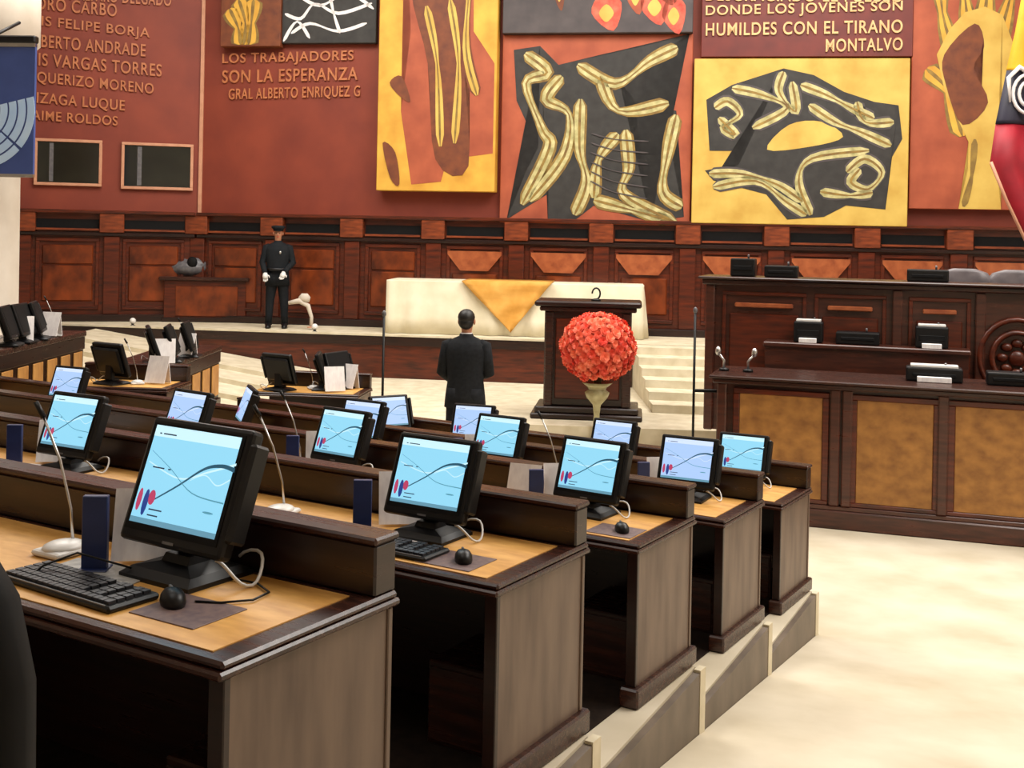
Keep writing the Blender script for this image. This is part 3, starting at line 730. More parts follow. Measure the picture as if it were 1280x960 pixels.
# ------------------------------------------------------------------ desks of the left block (they face right)
def side_desk(label, X, Y0, Y1, ztop, floor):
    t = thing('side_desk', label, 'desk', (X, Y0, floor), 0, 'side block desks'); L = Y1-Y0; h = ztop-floor
    B().box(-.62, .03, -.02, L+.02, h-.06, h, .01).build('desktop', 'wood_h', t)
    B().box(-.05, .02, 0, L, h-.2, h-.06, .006).build('top_rail', 'wood', t)
    B().box(-.04, 0, 0, L, 0, h-.2).build('front_panel', 'wood', t)
    B().box(-.04, .03, 0, L, 0, .1, .006).build('plinth', 'wood', t)
    B().box(-.6, -.04, L-.03, L, 0, h-.06).build('end_panel', 'wood', t)
    B().box(-.6, -.04, 0, .03, 0, h-.06).build('end_panel', 'wood', t)
    n = max(3, int(L/.36)); w_ = L/n; first = None
    for k in range(n):
        if first is None: first = B().box(0, .018, .06, w_-.06, .14, h-.22, .006).build('slat_panel', 'ochre_s', t)
        else:
            c = first.copy(); C.objects.link(c); c.parent = t; c.location.y = w_*k
    return t
struct(B().box(-8.2, -4.5, 9.2, 13.3, 0, .79).build('side_platform', 'cream2'))
struct(B().box(-4.5, -3.3, 11.6, 14.3, 0, .52).build('side_platform', 'cream2'))
side_desk('dark side desk with ochre vertical panels at the left edge of the picture', -4.78, 9.4, 13.0, 1.49, .79)
side_desk('smaller dark side desk with ochre panels below the stage', -3.53, 12.0, 14.1, 1.25, .52)
c1 = atz(207, 486, 1.2); c2 = atz(446, 494, 1.0)
struct(B().prism([(-4.4, 10.0), (-2.75, 9.8), (-2.75, 11.5), (-4.4, 11.5)], 0, .5).build('side_platform', 'cream2'))
struct(B().prism([(-3.25, 11.0), (-1.2, 10.6), (-1.2, 12.9), (-3.25, 12.9)], 0, .3).build('side_platform', 'cream2'))
desk(0, 1.0, 'short dark desk with rounded honey top left of the edge-on monitor cluster', ped=0, loc=Vector((c1.x, c1.y, .5)), rz=R(-4))
desk(0, 1.1, 'short dark desk with honey top in front of the cream ramp', ped=0, loc=Vector((c2.x, c2.y, .3)), rz=R(-6))
# equipment on them
mon3_more = [(238, 446, 1.253, 96, 'dark monitor back at the far end of the small ochre side desk'), (424, 486, 1.003, 60, 'dark monitor back at the right of the short desk before the ramp'),
    (30, 428, 1.493, 92, 'dark monitor back between the two at the far left edge')]
for px, py, z, rz, ds in mon3_more: mon3(ds, atz(px, py, z), R(rz), 'dark monitors on the side desks')
def cluster(px, py, z, rz, label): mon3(label, atz(px, py, z), rz, 'dark monitors on the side desks')
def bk(px, py, z, rz, label):
    o = booklet(label, atz(px, py, z), rz); o.scale = (1.3, 1.3, 1.3)
cluster(12, 432, 1.493, R(100), 'dark monitor seen from behind at the far left edge')
cluster(48, 424, 1.493, R(105), 'dark monitor seen from behind, second from left edge on side desk')
cluster(192, 454, 1.253, R(110), 'dark monitor back at the left of the small ochre side desk')
cluster(216, 452, 1.253, R(100), 'dark monitor back in the middle of the small ochre side desk')
mon3('dark monitor turned away on the short desk before the ramp', atz(350, 488, 1.003), R(150), 'dark monitors on the side desks')
mon3('dark monitor turned away beside white papers below the stage', atz(404, 487, 1.003), R(95), 'dark monitors on the side desks')
mon3('dark monitor tilted away on the short honey desk at left', atz(140, 480, 1.203), R(150), 'dark monitors on the side desks')
for k, (px, py, z, rz, ds) in enumerate([(28, 428, 1.493, 20, 'beside the far left monitor backs'), (62, 421, 1.493, -10, 'at the right end of the left edge side desk'),
        (206, 455, 1.253, 15, 'between the two monitor backs'), (232, 446, 1.253, -20, 'on the far end of the small ochre side desk'),
        (418, 490, 1.003, 20, 'beside the turned monitor below the stage'), (434, 486, 1.003, -30, 'rightmost on the short desk before the ramp'), (196, 480, 1.203, -15, 'at the right of the short honey desk')]):
    bk(px, py, z, R(rz), 'white standing booklet '+ds)
for px, py, z, ds in ((70, 420, 1.493, 'on the left edge side desk'), (236, 445, 1.253, 'on the small ochre side desk'), (392, 486, 1.003, 'on the short desk before the ramp'), (172, 480, 1.203, 'on the short honey desk at left')):
    goose('white-based gooseneck microphone '+ds, atz(px, py, z), R(20))

# ------------------------------------------------------------------ dais at the right
DA = math.atan2(-.522, 1.552)
d0 = Vector((3.023, 10.765, 0)); dd = Vector((math.cos(DA), math.sin(DA), 0)); dn = Vector((-math.sin(DA), math.cos(DA), 0))
def d_s(px, py=480, off=0):      # along-front coordinate where a pixel column meets the front plane
    a, _ = ray(px, py); o = d0+dn*off
    return (a*o.y-o.x)/(dd.x-a*dd.y)
sL = d_s(897)
FH = 1.37
t = thing('presiding_bench', 'long dark wooden front bench with three ochre panels at right', 'bench', (d0+dd*sL), DA)
Lf = 5.2
B().box(0, Lf, .03, .6, .0, FH-.08).build('carcass', 'wood_mid', t)
B().box(-.04, Lf, -.08, .75, FH-.08, FH-.03, .012).box(-.07, Lf, -.12, .78, FH-.03, FH, .01).build('worktop', 'wood_h', t)
B().box(-.03, Lf, -.05, .03, 0, .17, .012).box(-.02, Lf, -.03, .03, .17, .21, .006).build('plinth', 'wood_mid', t)
for a, b_ in ((925, 1029), (1072, 1168), (1195, 1290)):
    xa = d_s(a)-sL; xb = d_s(b_)-sL
    f = B().box(xa, xb, -.004, .03, .25, 1.2, .004).build('ochre_panel', 'ochre', t)
    g_ = B()
    for q in ((xa-.06, xb+.06, 1.2, 1.25), (xa-.06, xb+.06, .212, .25), (xa-.06, xa, .25, 1.2), (xb, xb+.06, .25, 1.2)): g_.box(q[0], q[1], -.018, .03, q[2], q[3], .006)
    g_.build('panel_frame', 'wood_red', t)
for a in (903, 1045, 1060, 1180):
    x = d_s(a)-sL; B().box(x-.045, x+.045, -.045, .03, .21, FH-.08, .012).build('post', 'wood_mid', t)
# raised floor behind it and the rear bench
off = 1.75
q0 = d0+dn*off; sB = d_s(882, 400, off)
struct(B().prism([(v.x, v.y) for v in (d0+dn*.65+dd*(sL+.05), d0+dn*.65+dd*(sL+6.0), d0+dn*3.6+dd*(sL+6.0), d0+dn*3.6+dd*(sL+.05))], 0, .55).build('dais_floor', 'wood_red'))
RH = 2.25
t = thing('rear_bench', 'taller dark carved bench behind the front bench', 'bench', q0+dd*sB+Vector((0, 0, .55)), DA)
hh = RH-.55; Lr = 5.6
B().box(0, Lr, .03, .55, 0, hh-.09).build('carcass', 'wood_mid', t)
B().box(-.04, Lr, -.06, .62, hh-.09, hh-.03, .012).box(-.08, Lr, -.1, .65, hh-.03, hh, .01).build('top_slab', 'wood_h', t)
for a, b_ in ((903, 1008), (1018, 1108), (1136, 1214)):
    xa = d_s(a, 380, off)-sB; xb = d_s(b_, 380, off)-sB
    f = B()
    for q in ((xa, xb, hh-.2, hh-.16), (xa, xb, .52, .56), (xa, xa+.04, .56, hh-.2), (xb-.04, xb, .56, hh-.2)): f.box(q[0], q[1], 0, .03, q[2], q[3], .006)
    f.build('panel_frame', 'wood_red', t)
    B().box(xa+.08, xb-.08, .008, .03, .6, hh-.4, .012).build('carved_panel', 'wood_red', t)
    B().box(xa+.14, xb-.14, -.03, .03, hh-.33, hh-.28, .01).build('moulding', 'trap', t)  # highlight along the lit moulding is painted by the pale wood
for a in (888, 1122, 1226):
    x = d_s(a, 380, off)-sB; B().box(x-.05, x+.05, -.03, .03, 0, hh-.09, .012).build('pilaster', 'wood_mid', t)
xa = d_s(958, 425, off)-sB; xb = d_s(1212, 425, off)-sB
B().box(xa, xb, -.34, .03, .98, 1.03, .01).box(xa+.02, xb-.02, -.3, .03, .0, .98).build('mid_shelf', 'wood_mid', t)
cxx = d_s(1272, 410, off)-sB
b = B()
for rr_, y in ((.36, -.02), (.24, -.035)):
    b.tube([(cxx+rr_*math.cos(a*PI/14), y, .95+rr_*1.1*math.sin(a*PI/14)) for a in range(29)], .028, 8)
for k in range(8):
    a = k*PI/4; b.ell((cxx+.14*math.cos(a), -.0, .95+.15*math.sin(a)), .06, .03, .045, u=8, v=6)
b.ell((cxx, -.01, .95), .08, .04, .08)
b.build('carved_medallion', 'wood_red', t)
# devices
def on_d(px, py, z): return atz(px, py, z)
def place(px, py, z, off_=None): return atz(px, py, z)
def box_phone(label, px, py, z, w_, white=True, h_=.2, cat='printer', name='desktop_printer'):
    t = thing(name, label, cat, atz(px, py, z), DA, 'black devices on the dais')
    B().box(-w_/2, w_/2, 0, .2, 0, h_, .015, seg=2).build('case', 'black', t)
    B().box(-w_*.38, w_*.38, -.01, .01, h_*.35, h_*.6, .004).build('front_tray', 'black2', t)
    if white:
        B().box(-w_*.42, w_*.42, .02, .16, h_, h_+.025, .004).build('paper_tray', 'white', t)
        B().box(-w_*.3, w_*.3, -.06, 0, .0, .05, .004).build('white_label', 'paper', t)
    B().tube([(w_*.2, .1, h_), (w_*.2, .08, h_+.04)], .01, 6).build('knob', 'grey', t)
    return t
zs = .55+1.032
def sh(px): 
    p = q0+dd*d_s(px, 415, off-.25)+dn*(-.25); p.z = zs; return p
def dev(label, p, w_, **k):
    t = box_phone(label, 640, 700, 0, w_, **k); t.location = p; return t
def rt(px):
    p = q0+dd*d_s(px, 340, off+.12)+dn*.12; p.z = RH+.002; return p
def ft(px, o_=.3):
    p = d0+dd*d_s(px, 460, o_)+dn*o_; p.z = FH+.002; return p
dev('black printer with white top on the shelf left of the other one', sh(1010), .3, h_=.22)
dev('black printer with white top on the shelf, right-hand one', sh(1165), .32, h_=.22)
dev('low flat black device between the two white-topped printers', sh(1072), .44, white=False, h_=.13, cat='device', name='flat_device')
dev('low black device with white sheet on the front bench top', ft(1168), .5, white=True, h_=.13, cat='device', name='flat_device')
dev('low black device at the right edge of the front bench top', ft(1265), .42, white=False, h_=.12, cat='device', name='flat_device')
dev('tall black device at the left end of the rear bench top', rt(928), .27, white=False, h_=.2, cat='device', name='desktop_device')
dev('low black device second from left on the rear bench top', rt(976), .36, white=False, h_=.13, cat='device', name='flat_device')
dev('wide black device on the rear bench top near the grey chairs', rt(1160), .42, white=False, h_=.13, cat='device', name='flat_device')
# silver microphones at the left of the front bench
for px, ds in ((905, 'left'), (935, 'right')):
    p = ft(px); t = thing('table_microphone', 'small silver table microphone, %s one at the end of front bench' % ds, 'microphone', p, DA, 'silver microphones on the front bench')
    B().lathe([(.05, 0), (.05, .02), (.02, .03)], 14).build('base', 'black', t)
    sg = 1 if ds == 'right' else -1
    B().tube([(0, 0, .02), (0, 0, .1), (sg*.05, 0, .16)], .012).build('stem', 'silver', t)
    B().ell((sg*.06, 0, .19), .03, .03, .045).build('capsule', 'silver', t)
# grey chairs behind the rear bench
for px, ds in ((1204, 'behind the wide black device'), (1268, 'at the right edge of the picture')):
    p = q0+dd*d_s(px, 325, off+1.0)+dn*1.0; p.z = .55
    t = thing('leather_chair', 'grey leather chair back showing over the rear bench '+ds, 'chair', p, DA+PI, 'grey chairs behind the rear bench')
    B().loft([backring(z, a, .06, .22) for z, a in ((.5, .26), (.9, .32), (1.5, .32), (1.72, .3), (1.8, .24), (1.84, .12))]).build('backrest', 'chair_grey', t)
    B().box(-.28, .28, -.25, .25, .4, .52, .04).build('seat', 'chair_grey', t)
    B().tube([(0, 0, 0.05), (0, 0, .42)], .04).box(-.28, .28, -.04, .04, 0, .05).box(-.04, .04, -.28, .28, 0, .05).build('pedestal', 'black', t)

# flag at the upper right
fp = aty(1241, 200, 13.2)
t = thing('draped_flag', 'yellow, dark blue and red flag with pale fringe at the right edge', 'flag', (fp.x+.35, 13.2, .0), 0)
zb = aty(1280, 292, 13.2).z; 
def frow(z, xl, xr, n=14): return [(xl+(xr-xl)*k/n, .05*math.sin(k*1.3+z*.6), z) for k in range(n+1)]
def X_(px): return aty(px, 150, 13.2).x-(fp.x+.35)
prof = [(-70, 1300, 'fy'), (-20, 1276, 'fy'), (40, 1267, 'fy'), (85, 1258, 'fy'), (88, 1258, 'fb'), (150, 1247, 'fb'), (155, 1246, 'fr'), (205, 1240, 'fr'), (250, 1260, 'fr'), (292, 1281, 'fr'), (330, 1300, 'fr')]
for key, nm in (('fy', 'yellow_band'), ('fb', 'blue_band'), ('fr', 'red_band')):
    b = B(); rows = [(aty(1260, py, 13.2).z, X_(px)) for py, px, k in prof if k == key]
    if key != 'fr': 
        i = [j for j, q in enumerate(prof) if q[2] == key][-1]+1; rows.append((aty(1260, prof[i][0], 13.2).z, X_(prof[i][1])))
    vr = [[b.bm.verts.new(v) for v in frow(z, x, X_(1300)+.75)] for z, x in rows]
    for a, c in zip(vr, vr[1:]):
        for j in range(14): b.bm.faces.new((a[j], a[j+1], c[j+1], c[j])).smooth = True
    o = b.build(nm, key, t); md = o.modifiers.new('s', 'SOLIDIFY'); md.thickness = .01
B().tube([(X_(px)-.01, -.02, aty(1260, py, 13.2).z) for py, px in ((203, 1240), (250, 1260), (292, 1281), (330, 1300))], .018, 6).build('fringe', 'pink', t)
b = B(); cx_, cz_ = X_(1283), aty(1270, 118, 13.2).z
for rr_ in (.19, .12): b.tube([(cx_+rr_*math.cos(a*PI/10), -.07, cz_+rr_*1.2*math.sin(a*PI/10)) for a in range(21)], .02, 6)
for sx in (-1, 1): b.tube([(cx_, -.07, cz_+.22), (cx_+sx*.12, -.07, cz_+.3), (cx_+sx*.24, -.07, cz_+.18), (cx_+sx*.22, -.07, cz_-.1)], [.03, .03, .025, .01], 6)
b.build('emblem', 'paper', t)
B().tube([(X_(1300)+.75, 0, 0), (X_(1300)+.75, 0, 6.2)], .03).lathe([(.25, 0), (.25, .06), (.05, .1)], 16, (X_(1300)+.75, 0, 0)).build('pole', 'gold', t)

# ------------------------------------------------------------------ lectern with mic, flowers, man, stands
lc = Vector(((735-640)/FPX*14.6+.03, 14.6, .4))
t = thing('lectern', 'big dark wooden lectern behind the ball of red flowers', 'lectern', lc, R(-6))
def lb(n_, x, y0, y1, z0, z1, bev=.015, m='wood'): return B().box(-x, x, y0, y1, z0, z1, bev).build(n_, m, t)
lb('base_step', .69, -.35, .4, 0, .07); lb('base_moulding', .64, -.3, .38, .07, .15); lb('body', .54, -.2, .34, .15, 1.36)
B().box(-.4, .4, -.215, -.19, .24, 1.24, .01).build('front_panel', 'wood_red', t)
for s in (-1, 1): B().box(s*.48-.05, s*.48+.05, -.24, -.19, .15, 1.32, .012).build('side_pilaster', 'wood_h', t)
lb('cornice', .6, -.27, .38, 1.33, 1.39, m='wood_h'); lb('top_slab', .66, -.33, .42, 1.39, 1.46, .02)
t2 = thing('lectern_microphone', 'small black looped microphone on top of the lectern', 'microphone', lc+Vector((.08, -.1, 1.461)), 0)
B().lathe([(.06, 0), (.06, .02), (.02, .03)], 12).build('base', 'black', t2)
B().tube([(.0+.05*math.cos(a), 0, .09+.07*math.sin(a)) for a in [-PI/2+k*PI/8 for k in range(13)]], .012, 6).build('gooseneck', 'black', t2)

vc = Vector((1.045, 13.75, .2))
vz = 0
t = thing('tall_vase', 'tall pale glass vase under the red flower ball', 'vase', vc+Vector((0, 0, 0)))
B().lathe([(.16, 0), (.16, .03), (.05, .08), (.035, .35), (.05, .47), (.13, .56), (.15, .62), (.1, .65), (.12, .68), (.19, .74)], 20).build('glass_body', 'vase', t)
t = thing('flower_ball', 'round ball of coral red carnations before the lectern', 'flowers', vc+Vector((0, 0, .73)))
rc = .41; cz = .42
B().ell((0, 0, cz), rc*.93, rc*.93, rc*.86, u=20, v=12).build('foam_core', 'coral', t)
B().tube([(0, 0, -.1), (0, 0, .1)], .05).build('stems', 'stem', t)
def carnation():
    b = B(); n = 9
    for L_, (rad, z, tilt) in enumerate(((.055, 0, .018), (.04, .014, .022), (.022, .026, .02))):
        ctr = b.bm.verts.new((0, 0, z-.012)); ring = [b.bm.verts.new((rad*(1+.16*(j % 2))*math.cos(2*PI*j/n+L_), rad*(1+.16*(j % 2))*math.sin(2*PI*j/n+L_), z+tilt*(.6+.5*(j % 2)))) for j in range(n)]
        for j in range(n): b.bm.faces.new((ctr, ring[j], ring[(j+1) % n]))
    return b
proto = None; N = 250
for k in range(N):
    y = 1-2*(k+.5)/N; ra = math.sqrt(1-y*y); th = k*2.39996
    nrm = Vector((ra*math.cos(th), ra*math.sin(th), y))
    if nrm.z < -.88: continue
    if proto is None: proto = carnation().build('carnation', 'coral', t, norm=False); o = proto
    else: o = proto.copy(); C.objects.link(o); o.parent = t
    nn = (nrm+Vector([random.uniform(-.25, .25) for _ in range(3)])).normalized()
    o.rotation_euler = nn.to_track_quat('Z', 'Y').to_euler()
    f = 1+random.uniform(-.03, .05)
    o.location = Vector((nrm.x*rc*f, nrm.y*rc*f, cz+nrm.z*rc*.93*f)); sc = random.uniform(.85, 1.15); o.scale = (sc, sc, sc)

def mic_stand(label, p, h, boom=None):
    t = thing('floor_stand', label, 'stand', p, 0)
    B().lathe([(.15, 0), (.15, .015), (.03, .03)], 18).build('base', 'black', t)
    B().tube([(0, 0, .02), (0, 0, h)], .013, 8).build('pole', 'black', t)
    B().ell((0, 0, h), .022, .022, .035).build('tip', 'grey', t)
    if boom: B().box(0, boom, -.02, .02, h*.58, h*.58+.03, .004).build('cross_arm', 'black', t)
mic_stand('thin black floor stand in front of the white table', Vector((aty(478, 500, 11.9).x, 11.9, 0)), aty(478, 392, 11.9).z)
mic_stand('thin black floor stand with cross arm beside the front bench', Vector((aty(867, 500, 11.6).x, 11.6, 0)), aty(868, 388, 11.6).z, .25)

# ------------------------------------------------------------------ white draped table on the stage
ta = atz(482, 416, STAGE); tb = aty(804, 425, 18.35)
tl = (Vector((tb.x, tb.y, 0))-Vector((ta.x, ta.y, 0))); tang = math.atan2(tl.y, tl.x); L = tl.length
t = thing('stage_table', 'long table on the stage under ivory cloth', 'table', (ta.x, ta.y, STAGE), tang)
B().box(.05, L-.05, .05, .95, .78, .82).build('tabletop', 'wood', t)
for x in (.12, L-.12):
    for y in (.12, .88): B().box(x-.03, x+.03, y-.03, y+.03, 0, .78).build('leg', 'wood', t)
def cloth(x0, x1, y0, y1, h, fl, amp):
    b = B(); n = 150; rings = []
    per = []
    Lx, Ly = x1-x0, y1-y0; P_ = 2*(Lx+Ly)
    for k in range(n):
        s = P_*k/n
        if s < Lx: p = (x0+s, y0, 0, -1)
        elif s < Lx+Ly: p = (x1, y0+s-Lx, 1, 0)
        elif s < 2*Lx+Ly: p = (x1-(s-Lx-Ly), y1, 0, 1)
        else: p = (x0, y1-(s-2*Lx-Ly), -1, 0)
        per.append((*p, s))
    for z, f in ((0, 1), (h*.3, .75), (h*.7, .35), (h-.02, .05), (h, 0)):
        rings.append([(p[0]+p[2]*(fl*f+amp*f*math.sin(p[4]*13+math.sin(p[4]*3)*2)), p[1]+p[3]*(fl*f+amp*f*math.sin(p[4]*13+math.sin(p[4]*3)*2)), z) for p in per])
    b.loft(rings); return b
o = cloth(0, L, 0, 1.0, .85, .05, .045).build('tablecloth', 'cloth', None, (ta.x, ta.y, STAGE+.006), (0, 0, tang)); tag(o, 'ivory floor-length cloth draped over the stage table', 'tablecloth')
# saffron drape, a triangle hanging over the front
def tx(px, py=360): 
    a, _ = ray(px, py); q = Vector((ta.x, ta.y)); d = Vector((math.cos(tang), math.sin(tang)))
    return (a*q.y-q.x)/(d.x-a*d.y)
xa, xm, xb = tx(578), tx(640), tx(690)
b = B(); nr = 12; rows = []
for k in range(nr+1):
    f = k/nr; l = xa+(xm-xa)*f; r_ = xb+(xm-xb)*f
    rows.append([b.bm.verts.new((l+(r_-l)*j/10, -.115-.02*f+.018*math.sin(k*1.4+j*.5), .865-.8*f-.05*math.sin(PI*j/10)*(1-f)*0)) for j in range(11)])
top = [b.bm.verts.new((xa+(xb-xa)*j/10, .9, .868)) for j in range(11)]
for a, c in zip([top]+rows, rows):
    for j in range(10):
        try: b.bm.faces.new((a[j], a[j+1], c[j+1], c[j])).smooth = True
        except ValueError: pass
bmesh.ops.remove_doubles(b.bm, verts=b.bm.verts, dist=.0005)
o = b.build('runner_cloth', 'saffron', None, (ta.x, ta.y, STAGE+.006), (0, 0, tang)); tag(o, 'saffron cloth hanging as a triangle over the ivory tablecloth', 'cloth')
md = o.modifiers.new('s', 'SOLIDIFY'); md.thickness = .008

# stage furniture at the left
p = atz(255, 403, STAGE)
t = thing('podium_desk', 'burl-fronted wooden desk on the left of the stage', 'desk', (p.x, p.y, STAGE), R(4))
B().box(-.7, .7, .03, .6, 0, .72, .01).build('carcass', 'wood_red', t); B().box(-.78, .76, -.05, .66, .72, .78, .015).build('top', 'wood_h', t)
B().box(-.5, .56, .01, .04, .1, .62, .01).build('burl_panel', 'burl', t); B().box(-.72, .72, -.01, .62, 0, .08, .01).build('plinth', 'wood', t)
p3 = Vector((p.x, p.y, STAGE+.78))
t = thing('cloth_bundle', 'pale grey crumpled bundle lying on the burl-fronted stage desk', 'bundle', p3+Vector((-.35, .25, .002)))
b = B().ell((0, 0, .15), .32, .2, .15).ell((.12, 0, .2), .2, .15, .15).ell((-.15, .02, .12), .18, .18, .12)
for v in b.bm.verts: v.co *= 1+.07*math.sin(v.co.x*31)*math.cos(v.co.z*37+v.co.y*19); v.co.z = max(v.co.z, 0)
b.build('cloth', 'grey', t); B().ell((.1, -.16, .25), .09, .05, .1).build('dark_strap', 'black2', t)
p = atz(143, 399, STAGE)
t = thing('furled_flag', 'dark furled flag on a stand left of the stage desk', 'flag', (p.x, p.y, STAGE))
hh_ = aty(143, 248, p.y).z-STAGE
B().lathe([(.16, 0), (.16, .04), (.03, .07)], 16).build('base', 'black', t); B().tube([(0, 0, .05), (0, 0, hh_)], .02).build('pole', 'wood', t)
B().loft([[(a*math.cos(2*PI*j/10)*(1+.2*(j % 2)), a*math.sin(2*PI*j/10)*(1+.2*(j % 2)), z) for j in range(10)] for z, a in ((.45, .1), (.8, .09), (1.4, .06), (hh_-.1, .035))]).build('cloth', 'black2', t)
p = atz(389, 412, STAGE)
t = thing('curved_stand', 'pale curved stand arching beside the guard on the stage', 'stand', (p.x, p.y, STAGE+.03))
B().tube([(0, 0, 0), (.0, 0, .18), (-.06, 0, .36), (-.2, 0, .44), (-.38, 0, .4)], [.03, .03, .04, .05, .03], 10).build('arched_arm', 'beige', t)
B().loft([[(-.12+a*math.cos(2*PI*j/12), .5*a*math.sin(2*PI*j/12), z) for j in range(12)] for z, a in ((.42, .08), (.5, .1), (.56, .05))]).build('crest', 'beige', t)
B().lathe([(.07, 0), (.07, .015), (.03, .02)], 12).build('foot', 'pink', t)
p = aty(37, 283, 13.1)
for px, ds in ((157, 'left of the guard'), (396, 'between the guard and the white table')):
    q = Vector(((px-640)/FPX*18.4, 0, STAGE)); q.y = stage_edge(q.x)+.12
    t = thing('stage_light', 'small round white light on the stage edge, '+ds, 'light', q)
    B().lathe([(.05, .0), (.05, .02), (.02, .04), (.02, .06)], 12).build('base', 'black', t); B().ell((0, 0, .1), .05, .05, .05).build('globe', 'white', t)

# ------------------------------------------------------------------ people
def skin_obj(name, chains, m, parent, lv=1):
    """chains: list of lists of (x,y,z,rx,ry); chains may start with an index tuple ('j', idx)"""
    verts = []; edges = []; rad = []
    for ch in chains:
        prev = None
        for q in ch:
            if len(q) == 2: prev = q[1]; continue
            verts.append(q[:3]); rad.append(q[3:]); i = len(verts)-1
            if prev is not None: edges.append((prev, i))
            prev = i
    me = bpy.data.meshes.new(name); me.from_pydata(verts, edges, []); me.update(); me.materials.append(M[m])
    o = bpy.data.objects.new(name, me); C.objects.link(o); o.parent = parent
    o.modifiers.new('skin', 'SKIN')
    for i, rr in enumerate(rad): me.skin_vertices[0].data[i].radius = (rr[0], rr[1] if len(rr) > 1 else rr[0])
    me.skin_vertices[0].data[0].use_root = True
    sb = o.modifiers.new('sub', 'SUBSURF'); sb.levels = lv; sb.render_levels = lv
    for p_ in me.polygons: p_.use_smooth = True
    o.modifiers['skin'].use_smooth_shade = True
    return o
def J(i): return ('j', i)
def figure(root, H_, el, wr, stance=.1, gender=0):
    """continuous body; facing -y. el/wr: elbow and wrist for left(-x) and right(+x)"""
    s = H_/1.75
    P = []
    pel = (0, 0, .95*s, .15*s, .1*s)
    torso = [pel, (0, 0, 1.1*s, .13*s, .095*s), (0, .0, 1.28*s, .155*s, .11*s), (0, .0, 1.42*s, .13*s, .09*s), (0, -.005, 1.49*s, .055*s, .055*s), (0, -.01, 1.55*s, .055*s, .06*s), (0, -.02, 1.61*s, .07*s, .085*s), (0, -.01, 1.68*s, .075*s, .092*s), (0, 0, 1.735*s, .045*s, .055*s)]
    ch = [torso]
    for k, sg in enumerate((-1, 1)):
        e, w_ = el[k], wr[k]
        ch.append([J(3), (sg*.185*s, 0, 1.40*s, .055*s), (e[0], e[1], e[2], .042*s), (w_[0], w_[1], w_[2], .028*s)])
    for sg in (-1, 1):
        ch.append([J(0), (sg*.09*s, 0, .86*s, .085*s), (sg*(.09+stance*.3)*s, -.01, .48*s, .055*s), (sg*(.09+stance*.5)*s, .01, .09*s, .038*s), (sg*(.1+stance*.5)*s, -.12, .035*s, .032*s)])
    return skin_obj('body', ch, 'skin', root, 2)
def ellipse_ring(z, rx, ry, cy=0, n=20, cx=0): return [(cx+rx*math.cos(2*PI*j/n), cy+ry*math.sin(2*PI*j/n), z) for j in range(n)]
def hand(root, wr_, dirv, m, name='hand', k=1):
    d = Vector(dirv).normalized(); a = Vector((1, 0, 0)) if abs(d.x) < .8 else Vector((0, 0, 1)); b_ = d.cross(a).normalized(); a = b_.cross(d).normalized()
    w_ = Vector(wr_); b = B()
    b.tube([w_-d*.01, w_+d*.04, w_+d*.09], [.03*k, .042*k, .034*k], 10)
    for i, (o_, ln_) in enumerate(((-.03, .06), (-.01, .075), (.01, .07), (.03, .055))):
        s_ = w_+d*.08+a*o_
        b.tube([s_, s_+d*ln_*.5+b_*.006, s_+d*ln_*.85+b_*.025], [.0095*k, .009*k, .007*k], 6)
    s_ = w_+d*.025+a*.03; b.tube([s_, s_+a*.03+d*.02, s_+a*.035+d*.05+b_*.01], [.012, .011, .008], 6)
    return b.build(name, m, root)
def suit(root, s, el, wr, m, hem=.78, name='jacket'):
    rings = [ellipse_ring(z*s, a*s, c*s, y*s) for z, a, c, y in ((hem, .215, .15, .0), (.9, .205, .14, 0), (1.05, .185, .125, 0), (1.2, .2, .135, 0), (1.34, .225, .14, 0), (1.42, .21, .125, 0), (1.465, .15, .095, 0), (1.5, .075, .07, 0), (1.525, .066, .064, 0))]
    b = B().loft(rings)
    for k, sg in enumerate((-1, 1)):
        e, w_ = Vector(el[k]), Vector(wr[k]); sh_ = Vector((sg*.185*s, 0, 1.405*s))
        b.tube([sh_+Vector((-sg*.04*s, 0, .01*s)), sh_, (sh_+e)/2, e, (e+w_)/2, w_], [.06*s, .074*s, .066*s, .058*s, .05*s, .043*s], 12)
    return b.build(name, m, root)
def trousers(root, s, m, stance=.1, top=.98):
    b = B()
    for sg in (-1, 1):
        b.loft([ellipse_ring(z*s, a*s, c*s, 0, 14, sg*x*s) for z, a, c, x in ((.05, .06, .075, .09+stance*.5), (.25, .064, .07, .09+stance*.42), (.5, .078, .082, .09+stance*.3), (.75, .1, .11, .095), (top-.08, .12, .13, .085), (top, .11, .12, .08))])
    return b.build('trousers', m, root)
def shoes(root, s, m, stance=.1):
    for sg in (-1, 1):
        x = sg*(.09+stance*.5)*s
        B().loft([[(x+a*math.cos(2*PI*j/14), -.06+c*math.sin(2*PI*j/14)-dy, z) for j in range(14)] for z, a, c, dy in ((0, .048, .14, 0), (.03, .05, .14, 0), (.06, .045, .11, -.02), (.1, .04, .06, -.06))]).build('shoe', m, root)
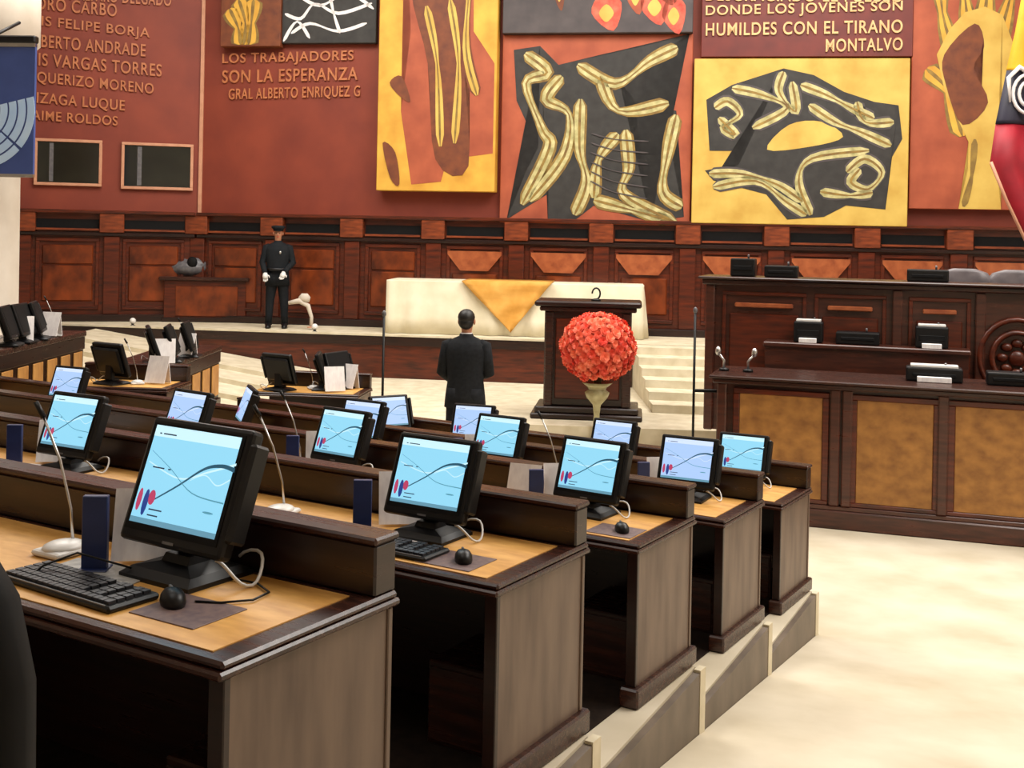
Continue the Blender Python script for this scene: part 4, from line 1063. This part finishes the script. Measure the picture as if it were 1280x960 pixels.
def face(root, s):
    b = B()
    for sg in (-1, 1):
        b.ell((sg*.03*s, -.098*s, 1.655*s), .012*s, .008*s, .007*s, u=8, v=6)
    b.build('eyes', 'hair', root)
    B().ell((0, -.11*s, 1.63*s), .013*s, .018*s, .022*s, u=8, v=6).ell((-.08*s, 0, 1.645*s), .012*s, .02*s, .032*s, u=8, v=6).ell((.08*s, 0, 1.645*s), .012*s, .02*s, .032*s, u=8, v=6).build('nose_and_ears', 'skin', root)
    B().ell((0, -.095*s, 1.592*s), .026*s, .01*s, .007*s, u=8, v=6).build('mouth', 'ppink', root)
# the man in the dark suit, back to us
mp = Vector((aty(583, 420, 12.35).x, 12.35, 0)); s = 1.84/1.75
t = thing('person', 'person in a dark suit standing with back turned, before the lectern', 'person', mp, PI+R(-8))
el = [(-.235*s, -.01, 1.13*s), (.245*s, -.01, 1.13*s)]; wr = [(-.12*s, -.24, 1.08*s), (.19*s, -.27, 1.02*s)]
figure(t, 1.84, el, wr); suit(t, s, el, wr, 'suit'); trousers(t, s, 'suit'); shoes(t, s, 'black'); face(t, s)
B().ell((0, .018*s, 1.69*s), .087*s, .1*s, .085*s).ell((0, .04*s, 1.64*s), .078*s, .07*s, .075*s).build('hair', 'hair', t)
B().loft([ellipse_ring(z*s, a*s, a*s, 0) for z, a in ((1.5, .067), (1.535, .06))], cap=False).build('shirt_collar', 'paper', t)
hand(t, wr[0], (.5, -.8, 0), 'skin'); hand(t, wr[1], (-.6, -.7, -.1), 'skin')
# the guard on the stage
gp = atz(340, 412, STAGE); s = 1.66/1.75
t = thing('person', 'person in dark uniform, cap and white gloves standing on the stage', 'person', (gp.x, gp.y+.35, STAGE), R(8))
el = [(-.26*s, .02, 1.14*s), (.26*s, .02, 1.14*s)]; wr = [(-.2*s, -.14, .95*s), (.12*s, -.2, .97*s)]
figure(t, 1.66, el, wr); suit(t, s, el, wr, 'unif', .74, 'tunic'); trousers(t, s, 'unif'); shoes(t, s, 'black'); face(t, s)
B().lathe([(.085*s, 1.69*s), (.09*s, 1.72*s), (.12*s, 1.75*s), (.115*s, 1.78*s), (.05*s, 1.79*s)], 18).ell((0, -.09*s, 1.695*s), .07*s, .05*s, .01*s).build('cap', 'unif', t)
B().lathe([(.2*s, 1.0*s), (.2*s, 1.05*s)], 20).build('belt', 'black', t)
hand(t, wr[0], (.1, -.3, -1), 'white', 'glove', 1.15); hand(t, wr[1], (-.3, -.5, -.8), 'white', 'glove', 1.15)
B().ell((.05*s, -.16*s, 1.32*s), .018, .008, .025, u=8, v=6).build('badge', 'silver', t)
